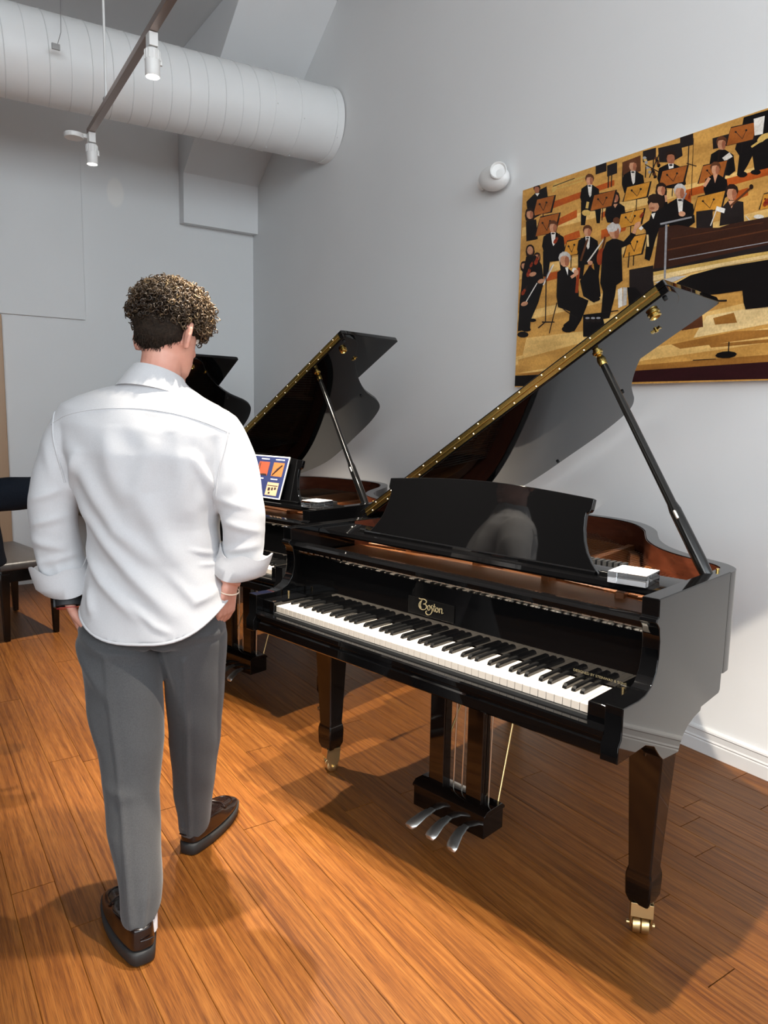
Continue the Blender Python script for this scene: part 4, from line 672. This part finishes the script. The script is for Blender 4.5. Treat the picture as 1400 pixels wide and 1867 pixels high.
# ------------------------------------------------------------------ people
def ring(cx, cy, z, hw, hd, n=40, e=2.2, zf=None):
    out = []
    for k in range(n):
        a = 2*PI*k/n; c, s = math.cos(a), math.sin(a)
        x = hw*math.copysign(abs(c)**(2/e), c); y = hd*math.copysign(abs(s)**(2/e), s)
        out.append(Vector((cx+x, cy+y, z if zf is None else zf(x/hw, y/hd))))
    return out
def head_volume(mb, M, scale=1.):
    rows = [(.112, .018, -.02, .02), (.100, .045, -.055, .05), (.075, .064, -.082, .070), (.04, .074, -.095, .083), (.0, .077, -.097, .087), (-.03, .074, -.088, .087), (-.055, .069, -.068, .087), (-.08, .060, -.04, .086), (-.100, .046, .0, .083), (-.114, .028, .03, .076), (-.120, .012, .045, .068)]
    mb.loft([[M @ Vector((hw*math.cos(a)*scale, ((b+f)/2 + (f-b)/2*math.sin(a))*scale, z*scale)) for a in [2*PI*k/24 for k in range(24)]] for z, hw, b, f in rows])
    C = lambda a, b, ra, rb: mb.capsule(M @ Vector(a), M @ Vector(b), ra, rb)
    C((0, .086, .012), (0, .106, -.026), .008, .012); C((-.012, .092, -.030), (.012, .092, -.030), .009, .009)
    C((-.03, .082, .024), (.03, .082, .024), .010, .010); C((-.018, .086, -.060), (.018, .086, -.060), .008, .008); C((-.016, .085, -.073), (.016, .085, -.073), .008, .008)
    C((0, .072, -.108), (0, .076, -.112), .016, .014)
    for s in (-1, 1):
        Me = M @ Matrix.Translation((s*.082, -.014, -.012)) @ Matrix.Rotation(s*.70, 4, 'Z') @ Matrix.Rotation(-.15, 4, 'X')
        mb.loft([[Me @ Vector((s*.006+.007*math.cos(a), w*math.sin(a), z)) for a in [2*PI*k/12 for k in range(12)]] for z, w in ((-.036, .006), (-.028, .011), (-.010, .016), (.008, .021), (.022, .022), (.032, .016), (.038, .006))])
        mb.tube([Me @ Vector(q) for q in ((s*.008, .016, .004), (s*.010, .015, .022), (s*.012, .004, .036), (s*.014, -.012, .034), (s*.016, -.023, .018), (s*.015, -.021, -.004), (s*.012, -.013, -.022), (s*.010, -.003, -.034))], [.004, .0055, .006, .006, .006, .0055, .006, .007], 10)
def hand_volume(mb, wrist, d, n, side, s=1.):
    # wrist point, finger direction d, back-of-hand normal n; side = +1 puts the thumb along d x n
    d = Vector(d).normalized(); n = Vector(n); n = (n-d*n.dot(d)).normalized(); t = d.cross(n)*side; w = Vector(wrist)
    for k, o in enumerate((.026, .009, -.009, -.026)):
        mb.capsule(w+t*o*.55*s, w+d*.085*s+t*o*s, .014*s, .012*s)
        L = (.070, .078, .073, .058)[k]*s; b = w+d*.088*s+t*o*s
        m = b+(d*.9-n*.28)*L*.5; e = m+(d*.75-n*.55)*L*.5; mb.capsule(b, m, .0095*s, .0088*s); mb.capsule(m, e, .0085*s, .0075*s)
    b = w+d*.025*s+t*.028*s; m = b+(d*.75+t*.62-n*.15)*.042*s; e = m+(d*.93+t*.25-n*.25)*.035*s
    mb.capsule(b, m, .013*s, .011*s); mb.capsule(m, e, .0105*s, .0085*s)
def set_mesh(me, name, mat, parent, smooth=180): 
    me.name = name; return finish(name, me, mat, parent, smooth)
def vnormals(me):
    n = np.empty(len(me.vertices)*3, np.float32); me.vertex_normals.foreach_get('vector', n); return n.reshape(-1, 3)
def vcoords(me):
    n = np.empty(len(me.vertices)*3, np.float32); me.vertices.foreach_get('co', n); return n.reshape(-1, 3)
def displace(me, fn):
    co, no = vcoords(me), vnormals(me); co = co + no*fn(co, no)[:, None].astype(np.float32)
    me.vertices.foreach_set('co', co.astype(np.float32).ravel()); me.update()
def fold(co, pts, amp, width, taper=True):
    # gaussian ridge along a polyline given in (x, z)
    P = np.array(pts, float); q = co[:, [0, 2]]; best = np.full(len(q), 9.); tt = np.zeros(len(q)); n = len(P)-1
    for i in range(n):
        a, b = P[i], P[i+1]; d = b-a; t = np.clip(((q-a)@d)/(d@d), 0, 1); r = np.linalg.norm(q-(a+t[:, None]*d), axis=1)
        m = r < best; best[m] = r[m]; tt[m] = (i+t[m])/n
    g = np.exp(-(best/width)**2)
    if taper: g *= np.sin(np.clip(tt*.92+.04, 0, 1)*PI)**.6
    return amp*g
def surf_line(bvh, pts, y0, direction, off):
    out = []
    for x, z in pts:
        h = bvh.ray_cast(Vector((x, y0, z)), Vector(direction))
        if h[0] is not None: out.append(h[0] + h[1]*off)
    return out
def shoe(parent, side, loc, rz, name='loafer'):
    # local: toe towards +y, heel at -y, side = +1 right foot
    r = bpy.data.objects.new(name, None); link(r, parent); r.location = loc; r.rotation_euler = (0, 0, rz); r.scale = (1.18, 1.05, 1.08)
    def outline(g, n=36):
        out = []
        for k in range(n):
            a = 2*PI*k/n; c, s = math.cos(a), math.sin(a)
            y = .145*math.copysign(abs(s)**.82, s); w = (.037+.012*max(0, math.sin((y+.145)/.29*PI*.98-.35)))
            x = w*math.copysign(abs(c)**.52, c) + side*(-.006*math.sin((y+.1)*9)+.004)
            out.append((x*(1+g/.04), y*(1+g/.145)))
        return out
    def R(g, zf): return [Vector((x, y, zf(y))) for x, y in outline(g)]
    spring = lambda y: .010*max(0, (y-.06)/.085)**2
    so = MB().loft([R(-.003, lambda y: spring(y)), R(.002, lambda y: .004+spring(y)), R(.004, lambda y: .026+spring(y)*.7 + .006*max(0, -y/.145)), R(.0, lambda y: .031+spring(y)*.6+.006*max(0, -y/.145))])
    so.build('sole', 'rubber_sole', r, smooth=50)
    def top(y): return .094 if y < -.06 else .094-.030*min(1, (y+.06)/.13) if y < .07 else .064-.022*((y-.07)/.075)
    rings = []
    for f, g, gh in ((0, -.002, -.002), (.15, .001, .001), (.4, -.001, .0), (.65, -.006, -.001), (.85, -.014, -.002), (.96, -.022, -.004), (1, -.033, -.009)):
        row = []
        for (xa, ya), (xb, yb) in zip(outline(g), outline(gh)):
            k = min(1, max(0, (ya+.02)/.08)); k = k*k*(3-2*k); x, y = xa*k+xb*(1-k), ya*k+yb*(1-k); row.append(Vector((x, y, .030+spring(y)*.6+(top(y)-.030)*f)))
        rings.append(row)
    up = MB().loft(rings); me = up.mesh('upper'); o = finish('upper', me, 'loafer_leather', r, 80)
    sd = o.modifiers.new('sub', 'SUBSURF'); sd.levels = 1; sd.render_levels = 1
    bv = BVHTree.FromPolygons([v.co for v in me.vertices], [q.vertices for q in me.polygons])
    def on(pts, off):
        out = []
        for x, y, _ in [tuple(v) for v in catmull([(a, b, 0) for a, b in pts], 4)]:
            hit = bv.ray_cast(Vector((x, y, .3)), Vector((0, 0, -1)))
            if hit[0] is not None: out.append(hit[0]+Vector((0, 0, off)))
        return out
    MB().tube(on([(-.036, .028), (-.02, .044), (0, .048), (.02, .044), (.036, .028)], -.001), .006, 8).build('strap', 'loafer_leather', r, smooth=60)
    MB().tube(on([(-.030, .02), (-.031, .06), (-.023, .10), (0, .118), (.023, .10), (.031, .06), (.030, .02)], 0), .0026, 6).build('apron_seam', 'loafer_leather', r, smooth=60)
    MB().tube([(-.014, -.1475, .066), (0, -.1495, .066), (.014, -.1475, .066)], .0022, 6).build('heel_stitch', 'loafer_leather', r, smooth=60)
    return r
def curls(parent, M, rng, n):
    vs, fs, tone = [], [], []
    C0, RR = Vector((0, .006, .060)), Vector((.108, .118, .092)); gold = PI*(3-5**.5)
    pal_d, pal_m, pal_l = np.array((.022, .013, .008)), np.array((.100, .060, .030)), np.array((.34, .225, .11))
    made = 0; k = 0
    while made < n:
        k += 1; zz = rng.uniform(-.55, 1); a = k*gold + rng.uniform(-.2, .2); rho = math.sqrt(max(0, 1-zz*zz)); nrm = Vector((rho*math.cos(a), rho*math.sin(a), zz))
        p = Vector((nrm.x*RR.x, nrm.y*RR.y, nrm.z*RR.z)) + C0
        if p.z < -.002+.035*max(0, p.y)/.12*0 and p.y < .06: continue
        if p.z < -.03: continue
        made += 1
        p = p + nrm*rng.gauss(0, .006); rad = rng.uniform(.0045, .0088); tr = rng.uniform(.0009, .0016); turns = rng.uniform(.8, 1.6); seg = 11
        ax = (nrm + Vector((rng.gauss(0, .6), rng.gauss(0, .6), rng.gauss(0, .6)))).normalized(); u = ax.orthogonal().normalized(); w = ax.cross(u); ph = rng.uniform(0, 6.28)
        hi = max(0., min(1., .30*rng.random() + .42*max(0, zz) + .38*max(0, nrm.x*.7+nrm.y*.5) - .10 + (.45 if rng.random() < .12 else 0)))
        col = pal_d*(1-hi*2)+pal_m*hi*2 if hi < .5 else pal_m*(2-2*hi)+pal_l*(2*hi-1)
        base = len(vs)
        for i in range(seg):
            t = i/(seg-1); th = ph+t*turns*2*PI; rr = rad*(1-.15*t); c = p + ax*(t-.5)*.012 + (u*math.cos(th)+w*math.sin(th))*rr
            o1 = (u*math.cos(th)+w*math.sin(th)); thick = tr*(1.15-.8*abs(t-.45))
            for q in range(3):
                b = q*2*PI/3; vs.append(M @ (c + (o1*math.cos(b)+ax*math.sin(b))*thick*1.6)); tone.append(col)
        for i in range(seg-1):
            for q in range(3): a0, a1 = base+i*3+q, base+i*3+(q+1) % 3; fs.append((a0, a1, a1+3, a0+3))
    me = bpy.data.meshes.new('curls'); me.from_pydata([tuple(v) for v in vs], [], fs)
    ca = me.color_attributes.new('tone', 'FLOAT_COLOR', 'POINT'); arr = np.ones((len(vs), 4), np.float32); arr[:, :3] = np.array(tone); ca.data.foreach_set('color', arr.ravel())
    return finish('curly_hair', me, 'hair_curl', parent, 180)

def white_shirt_man():
    r = empty('person', (.635, 2.08, 0), -CAM_YAW, 'person in white shirt and grey trousers walking past, hands in pockets', 'person')
    HM = Matrix.Translation((.008, .050, 1.634)) @ Matrix.Rotation(-.50, 4, 'Z') @ Matrix.Rotation(-.22, 4, 'X')
    # --- body: head, neck, trunk, arms, hands, legs as one surface
    b = MB(); head_volume(b, HM)
    b.tube([(-.015, -.005, 1.42), (-.012, .0, 1.48), (-.004, .022, 1.54), (.004, .040, 1.60)], [.066, .060, .057, .060], 20)
    b.loft([ring(cx, cy, z, hw, hd, 28) for z, cx, cy, hw, hd in ((1.46, -.02, .0, .09, .06), (1.40, -.03, .0, .19, .085), (1.30, -.03, .0, .19, .10), (1.10, -.028, .005, .155, .095), (.95, -.025, .01, .15, .095), (.82, -.03, .0, .16, .10), (.78, -.03, .0, .14, .09))])
    LA = [(-.215, 0, 1.36), (-.287, -.03, 1.13), (-.274, -.012, .925), (-.268, -.030, .875)]
    RA = [(.155, 0, 1.34), (.226, -.03, 1.12), (.208, -.010, .985), (.196, -.030, .930)]
    b.tube(LA, [.050, .042, .031, .029], 14); b.tube(RA, [.050, .042, .031, .029], 14)
    hand_volume(b, (-.267, -.032, .868), (.30, .22, -1), (-.85, -.5, -.2), -1); hand_volume(b, (.195, -.032, .925), (-.22, .22, -1), (.85, -.5, -.2), 1)
    LL = [(-.125, 0, .84), (-.075, -.12, .53), (-.005, -.268, .19), (.006, -.300, .07)]; RL = [(.075, 0, .84), (.058, .085, .50), (.033, .15, .17), (.026, .175, .07)]
    for p in (LL, RL): b.tube([Vector(q) for q in p], [.080, .058, .040, .034], 16)
    set_mesh(voxel(b, .0042, 3), 'body', 'skin', r)
    for s in (-1, 1):
        MB().ellipsoid(HM @ Vector((s*.031, .079, .008)), (.012,)*3, seg=12, rings=8).build('eye', 'eye_white', r, smooth=90)
    # --- hair: short faded back, curly top
    hb = MB(); T3 = HM.to_3x3()
    hb.ellipsoid(HM @ Vector((0, .004, .060)), (.100, .110, .084), T3, 28, 18)
    hb.ellipsoid(HM @ Vector((0, -.020, .018)), (.0775, .0860, .066), T3, 28, 18)
    hb.ellipsoid(HM @ Vector((.004, -.050, -.012)), (.064, .052, .050), T3, 24, 16); hb.ellipsoid(HM @ Vector((.044, -.036, -.002)), (.040, .042, .044), T3, 20, 14); hb.ellipsoid(HM @ Vector((-.034, -.044, .0)), (.036, .038, .040), T3, 20, 14)
    hm = voxel(hb, .004, 3)
    def hnoise(co, no):
        q = co*95; return .0022*(np.sin(q[:, 0]*1.1+np.sin(q[:, 1]*1.7))*np.sin(q[:, 2]*1.3+np.sin(q[:, 0]*.9))+np.sin(q[:, 1]*2.1+q[:, 2]*1.7)*.5)
    displace(hm, hnoise); set_mesh(hm, 'hair', 'hair_short', r)
    fz = MB(); rg = random.Random(3); HI = HM.inverted()
    low = [v for v in hm.vertices if (HI @ v.co).y < .03 and -.068 < (HI @ v.co).z < -.026 and v.normal.z < .25]
    for v in rg.sample(low, min(520, len(low))):
        dn = (HM.to_3x3() @ Vector((rg.gauss(0, .25), -.10, -1))).normalized(); a = v.co - v.normal*.002; L = rg.uniform(.008, .016)
        fz.tube([a, a+dn*L*.55+v.normal*.0008, a+dn*L-v.normal*.001], [.0011, .0008, .0002], 3, cap=False)
    fz.build('nape_hair', 'hair_short', r, smooth=80)['kind'] = 'stuff'
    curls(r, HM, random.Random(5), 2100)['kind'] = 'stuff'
    # --- shirt
    tilt = lambda v, k=.055: Vector((v.x, v.y, v.z-k*(v.x+.035)*min(1, max(0, (v.z-1.0)/.35))))
    s = MB(); rows = [(1.512, -.016, .016, .070, .068), (1.492, -.018, .012, .088, .078), (1.470, -.024, .004, .138, .090), (1.448, -.030, -.002, .195, .100), (1.418, -.034, -.006, .238, .114), (1.37, -.035, -.008, .250, .130), (1.30, -.035, -.008, .236, .143), (1.20, -.030, -.002, .205, .143), (1.10, -.027, .002, .184, .138), (1.0, -.024, .002, .185, .138), (.94, -.022, .0, .197, .144)]
    R_ = [[tilt(v) for v in ring(cx, cy, z, hw, hd, 56, 2.25)] for z, cx, cy, hw, hd in rows]
    hem = lambda u, v: .872 - .086*(1-abs(u)**3.0) + .012*u*abs(u)
    R_.append(ring(-.021, -.002, 0, .206, .154, 56, 2.4, lambda u, v: .5*(.94+hem(u, v)))); R_.append(ring(-.020, -.004, 0, .212, .162, 56, 2.5, hem))
    s.loft(R_)
    def sleeve(path): s.tube(catmull([tilt(Vector(p[:3])) for p in path], 5), [p[3]*(1-t)+q[3]*t for p, q in zip(path, path[1:]) for t in (0, .2, .4, .6, .8)]+[path[-1][3]], 28)
    sleeve([(-.150, 0, 1.405, .060), (-.215, -.004, 1.362, .084), (-.262, -.012, 1.28, .079), (-.293, -.030, 1.18, .068), (-.302, -.030, 1.09, .062), (-.295, -.016, 1.0, .060), (-.277, -.012, .935, .064), (-.272, -.016, .895, .063)])
    sleeve([(.080, 0, 1.405, .060), (.148, -.004, 1.362, .084), (.193, -.012, 1.28, .077), (.226, -.030, 1.18, .065), (.237, -.030, 1.10, .058), (.232, -.016, 1.035, .058), (.214, -.012, .985, .060), (.209, -.016, .957, .060)])
    sm = voxel(s, .0052, 5)
    FOLDS = [([(-.235, 1.22), (-.15, 1.10), (-.05, .98), (.06, .87)], .010, .020), ([(-.21, 1.05), (-.13, .95), (-.03, .86)], .008, .016), ([(-.225, 1.33), (-.16, 1.22), (-.09, 1.10), (.03, 1.0)], .009, .024), ([(.02, 1.35), (-.02, 1.2), (.04, 1.06), (.14, .93)], .008, .030), ([(.16, 1.25), (.12, 1.15), (.13, 1.02)], .006, .022), ([(-.1, 1.38), (-.09, 1.26), (-.05, 1.16)], .007, .030), ([(.08, 1.36), (.10, 1.24), (.08, 1.12)], .007, .028),
             ([(-.18, .93), (-.16, .86)], .007, .014), ([(.05, .98), (.12, .90), (.17, .92)], .006, .014), ([(-.05, .90), (.02, .84), (.06, .82)], .005, .010), ([(.16, 1.02), (.10, 1.045)], .003, .006), ([(.165, .99), (.12, 1.0)], .003, .006), ([(.17, 1.19), (.12, 1.30)], .008, .016), ([(-.23, 1.19), (-.19, 1.30)], .008, .016)]
    ARMS = [([(-.345, 1.10), (-.25, 1.125)], .006, .010), ([(-.35, 1.06), (-.25, 1.03)], .007, .012), ([(-.34, 1.17), (-.25, 1.20)], .006, .011), ([(-.33, .99), (-.23, 1.015)], .006, .010), ([(-.33, 1.01), (-.30, .90)], .007, .011), ([(.29, 1.09), (.19, 1.12)], .006, .010), ([(.28, 1.05), (.18, 1.03)], .006, .010), ([(.27, 1.16), (.18, 1.18)], .006, .010), ([(.20, 1.24), (.16, 1.15)], .006, .014), ([(-.30, 1.33), (-.26, 1.22)], .005, .016), ([(.24, 1.30), (.22, 1.2)], .005, .016), ([(-.28, .99), (-.25, .91)], .006, .009)]
    def sfold(co, no):
        d = np.zeros(len(co)); back = np.clip((-no[:, 1]+.25)/.6, 0, 1)
        for p, a, w in FOLDS: d += fold(co, p, a*1.7, w)*back
        for p, a, w in ARMS: d += fold(co, p, a*1.05, w*1.15)*(.5+.5*back)
        d += .0026*np.sin(co[:, 0]*38+np.sin(co[:, 2]*14)*2.2)*np.sin(co[:, 2]*19+co[:, 1]*25+co[:, 0]*9)
        front = np.clip(no[:, 1], 0, 1); d += front*.006*np.sin(co[:, 0]*30+co[:, 2]*9)
        return d
    displace(sm, sfold); so = set_mesh(sm, 'shirt', 'shirt_cotton', r)
    bvh = BVHTree.FromPolygons([v.co for v in sm.vertices], [p.vertices for p in sm.polygons])
    def seam(pts, y0, dr, name, rad=.0022, off=.0004):
        L = surf_line(bvh, [(p.x, p.y) for p in catmull([(a, b, 0) for a, b in pts], 10)], y0, dr, off)
        if len(L) > 3: MB().tube(L, rad, 6).build(name, 'shirt_cotton', so, smooth=80)
    seam([(-.283, 1.376), (-.23, 1.402), (-.14, 1.420), (-.036, 1.424), (.06, 1.414), (.14, 1.392), (.208, 1.362)], -1, (0, 1, 0), 'yoke_seam', .0015, .0003)
    seam([(-.279, 1.41), (-.272, 1.36), (-.255, 1.29), (-.240, 1.22)], -1, (0, 1, 0), 'armhole_seam', .0026); seam([(.206, 1.385), (.198, 1.33), (.182, 1.26), (.172, 1.19)], -1, (0, 1, 0), 'armhole_seam', .0026)
    hl = [Vector((v.x, v.y, v.z)) for v in ring(-.020, -.004, 0, .2105, .1605, 56, 2.5, lambda u, v: hem(u, v)+.004)]
    MB().tube(hl+[hl[0]], .0042, 8).build('hem', 'shirt_cotton', so, smooth=80)
    # collar
    def col_ring(cx, cy, rx, ry, zb, dz): return [Vector((cx+rx*math.cos(a), cy+ry*math.sin(a), zb-dz*(math.sin(a)+1)/2-.03*math.cos(a)*.5)) for a in [2*PI*k/40 for k in range(40)]]
    MB().loft([col_ring(-.012, .018, .066, .062, 1.49, .03), col_ring(-.010, .022, .0665, .063, 1.538, .045), col_ring(-.010, .022, .0705, .067, 1.545, .045), col_ring(-.014, .016, .085, .080, 1.525, .05), col_ring(-.020, .008, .106, .096, 1.487, .05), col_ring(-.018, .010, .098, .088, 1.484, .05)]).build('collar', 'shirt_cotton', so, smooth=60)
    # turned-back cuffs
    def cuff(c0, c1, r0, r1, lean, name, ph):
        c0, c1 = Vector(c0), Vector(c1); M0 = frame(c0, c1-c0, (1, 0, 0)); rings = []
        for t, rr, dz in ((.25, r0*.86, .0), (0, r0*.93, .002), (-.02, r0*1.0, .0), (.0, r0*1.10, .0), (.35, r0*.62+r1*.48, 0), (.75, r1, 0), (1, r1*1.03, 0), (.99, r1*.98, 0), (.6, r0*.5+r1*.42, 0)):
            R = []
            for k in range(40):
                a = 2*PI*k/40; fl = 1 + (lean[0]*max(0, math.cos(a-lean[1]))**1.5)*math.sin(max(0, min(1, t))*PI*.62) + .03*math.sin(3*a+ph)*(t > .3)
                zz = t*(c1-c0).length*(1+.16*math.sin(2*a+ph)*(t > .5)+.10*math.sin(5*a+ph)*(t > .5)) + .010*math.sin(a*2+ph)*(t < .3)
                R.append(M0 @ Vector((rr*fl*math.cos(a), rr*fl*math.sin(a), zz)))
            rings.append(R)
        MB().loft(rings, cap=False).build(name, 'shirt_cotton', so, smooth=70)
    cuff((-.273, -.014, .897), (-.287, -.016, .975), .063, .070, (.30, PI+.25), 'turned_cuff', .6)
    cuff((.210, -.016, .956), (.229, -.018, 1.028), .059, .064, (.36, -.35), 'turned_cuff', 2.2)
    # --- trousers
    t = MB(); t.loft([ring(cx, cy, z, hw, hd, 44, 2.3) for z, cx, cy, hw, hd in ((.96, -.025, .005, .170, .110), (.90, -.026, .006, .180, .118), (.85, -.030, .002, .192, .126), (.79, -.035, -.004, .210, .128), (.755, -.033, -.004, .190, .105))])
    LEFT = [(-.132, .0, .83, .100, .108), (-.128, -.026, .76, .112, .114), (-.094, -.086, .643, .104, .108), (-.062, -.141, .505, .090, .094), (-.053, -.167, .437, .078, .086), (-.045, -.190, .38, .072, .080), (-.030, -.223, .297, .069, .076), (-.013, -.250, .228, .061, .070), (.002, -.276, .162, .054, .066), (.008, -.296, .105, .049, .064)]
    RIGHT = [(.066, .004, .83, .098, .108), (.074, .020, .76, .098, .118), (.067, .059, .60, .088, .106), (.053, .101, .40, .077, .090), (.043, .124, .292, .068, .080), (.034, .143, .201, .062, .072), (.031, .160, .125, .054, .066), (.027, .172, .070, .049, .062)]
    for L in (LEFT, RIGHT):
        rg = [ring(cx, cy, z, hw, hd, 40, 2.05) for cx, cy, z, hw, hd in L]
        rg[-1] = [Vector((v.x, v.y, v.z + .018*(v.y-L[-1][1])/L[-1][4])) for v in rg[-1]]
        t.loft(rg)
    tm = voxel(t, .0052, 4)
    TF = [([(-.23, .80), (-.13, .755), (-.03, .74)], .008, .014), ([(-.24, .77), (-.16, .70), (-.10, .64)], .007, .016), ([(-.18, .79), (-.08, .77), (-.01, .76)], .005, .008), ([(.0, .76), (.06, .77)], .004, .010), ([(.03, .75), (.05, .62), (.05, .5)], .006, .016), ([(-.17, .62), (-.12, .50)], .006, .02), ([(-.10, .42), (-.02, .40)], .003, .016)]
    CREASE = [([(-.12, .74), (-.065, .50), (-.03, .30), (.005, .10)], .0085, .008), ([(.075, .72), (.062, .50), (.042, .28), (.028, .07)], .0085, .008)]
    def tfold(co, no):
        d = np.zeros(len(co)); back = np.clip((-no[:, 1]+.2)/.5, 0, 1)
        for p, a, w in TF: d += fold(co, p, a*1.6, w)*back
        for p, a, w in CREASE: d += fold(co, p, a, w, False)*np.clip((np.abs(no[:, 1])-.55)/.3, 0, 1)
        d += .0016*np.sin(co[:, 0]*30+co[:, 2]*17)*np.sin(co[:, 2]*23+co[:, 1]*20)
        c = np.exp(-((co[:, 0]+.012-.0*co[:, 2])/.006)**2)*np.clip((co[:, 2]-.74)/.02, 0, 1)*back; d -= .006*c
        return d
    displace(tm, tfold); tr_ = set_mesh(tm, 'trousers', 'trouser_wool', r)
    # --- socks, shoes, watch, bracelet
    MB().tube([(.008, -.300, .05), (.006, -.298, .085), (.003, -.292, .125)], [.042, .044, .043], 20).build('sock', 'sock_white', r, smooth=80)
    MB().tube([(.027, .178, .05), (.028, .176, .085), (.030, .170, .11)], [.042, .044, .043], 20).build('sock', 'sock_white', r, smooth=80)
    shoe(r, -1, (-.046, -.236, 0), .62); shoe(r, 1, (.056, .258, 0), -.30)
    w0, w1 = Vector((-.273, -.018, .912)), Vector((-.2665, -.034, .862)); wd = (w1-w0).normalized(); wc = w0.lerp(w1, .80)
    MB().lathe([(.0325, -.014), (.0355, -.012), (.0362, 0), (.0355, .012), (.0325, .014), (.0315, .0)], frame(wc, wd), 28, cap=False).build('watch_strap', 'watch_strap', r, smooth=50)
    MB().box(-.004, .004, -.016, .016, -.0165, .0165, frame(wc, wd, (-.9, -.35, 0)) @ Matrix.Translation((.037, 0, 0))).build('watch_case', 'watch_strap', r, bevel=.003)
    MB().lathe([(.0330, .019), (.0345, .020), (.0330, .021)], frame(wc, wd), 28, cap=False).build('red_wrist_cord', 'red_cord', r, smooth=80)
    MB().lathe([(.0285, -.002), (.0315, 0), (.0285, .002)], frame((.193, -.034, .914), (-.22, .22, -1)), 28, cap=False).build('bracelet', 'bracelet', r, smooth=80)
    return r
white_shirt_man()

def dark_suit_man():
    # stands at the left border of the picture, facing the pianos; only his forearm and jacket edge reach into view
    r = empty('person', SUIT_POS, -CAM_YAW-PI/2, 'person in dark suit at the left edge, one arm bent forward', 'person')
    # local: +y is where he faces (towards the pianos), +x his right, towards the camera
    HM = Matrix.Translation((0, .03, 1.62)) @ Matrix.Rotation(-.1, 4, 'X'); b = MB(); head_volume(b, HM)
    b.tube([(0, -.01, 1.40), (0, 0, 1.48), (0, .02, 1.56)], [.064, .058, .056], 18)
    b.loft([ring(0, cy, z, hw, hd, 28) for z, cy, hw, hd in ((1.44, 0, .10, .06), (1.38, 0, .17, .08), (1.2, 0, .16, .095), (1.0, 0, .145, .09), (.85, 0, .15, .09))])
    b.tube([(.20, 0, 1.34), (.245, .135, 1.09), (.215, .36, 1.09), (.20, .45, 1.09)], [.045, .038, .030, .028], 14); b.tube([(-.20, 0, 1.34), (-.24, -.03, 1.08), (-.23, -.07, .86), (-.225, -.08, .80)], [.045, .038, .030, .028], 14)
    hand_volume(b, (.20, .455, 1.09), (-.05, 1, -.1), (.3, 0, 1), -1); hand_volume(b, (-.225, -.082, .80), (0, .1, -1), (-1, 0, 0), 1)
    for s_ in (-1, 1): b.tube([(s_*.09, 0, .85), (s_*.095, -.10, .48), (s_*.10, -.25, .07)], [.075, .055, .035], 14)
    set_mesh(voxel(b, .006, 3), 'body', 'skin', r)
    hb = MB(); T3 = HM.to_3x3(); hb.ellipsoid(HM @ Vector((0, -.008, .045)), (.088, .100, .080), T3, 24, 16); hb.ellipsoid(HM @ Vector((0, -.045, -.01)), (.074, .062, .06), T3, 20, 12)
    set_mesh(voxel(hb, .006, 2), 'hair', 'hair_short', r)
    j = MB(); j.loft([ring(0, cy, z, hw, hd, 44, 2.2) for z, cy, hw, hd in ((1.47, 0, .085, .075), (1.44, -.005, .15, .09), (1.41, -.01, .20, .105), (1.36, -.01, .215, .125), (1.25, -.005, .205, .14), (1.08, 0, .185, .13), (.95, 0, .195, .135), (.82, .004, .205, .145), (.745, .006, .21, .15))])
    j.tube(catmull([(.13, 0, 1.40), (.195, .0, 1.36), (.225, .045, 1.25), (.245, .10, 1.15), (.248, .140, 1.075), (.235, .22, 1.075), (.222, .33, 1.09), (.205, .44, 1.10)], 5), [v for v in np.interp(np.linspace(0, 7, 36), range(8), (.06, .082, .076, .070, .068, .066, .064, .060))], 24)
    j.tube([(-.13, 0, 1.40), (-.195, -.004, 1.36), (-.24, -.03, 1.10), (-.232, -.065, .88), (-.228, -.075, .83)], [.06, .080, .066, .056, .055], 22)
    jm = voxel(j, .006, 4)
    def jf(co, no):
        d = .0028*np.sin(co[:, 2]*40+co[:, 0]*22)*np.sin(co[:, 1]*32+co[:, 2]*14); q = co[:, [1, 0, 2]].copy()
        for p, a, w in (([(-.08, 1.14), (.02, 1.07), (.06, 1.0)], .008, .012), ([(-.06, 1.20), (.05, 1.12)], .008, .013), ([(.02, 1.12), (.10, 1.0)], .007, .012), ([(.10, 1.10), (.16, 1.0)], .006, .014), ([(-.08, 1.06), (.05, 1.02)], .006, .012)): d += fold(q, p, a, w)
        return d
    displace(jm, jf); set_mesh(jm, 'suit_jacket', 'suit_wool', r)
    t = MB()
    for s_ in (-1, 1): t.loft([ring(s_*x, cy, z, hw, hd, 30, 2.1) for x, cy, z, hw, hd in ((.085, 0, .92, .10, .12), (.095, -.01, .78, .10, .118), (.098, -.09, .5, .082, .09), (.10, -.20, .2, .068, .08), (.10, -.25, .045, .062, .082))])
    set_mesh(voxel(t, .007, 3), 'trousers', 'suit_wool', r)
    for s_ in (-1, 1): shoe(r, s_, (s_*.105, -.185, 0), -s_*.12)
SUIT_POS = (.205, 3.480, 0)
dark_suit_man()
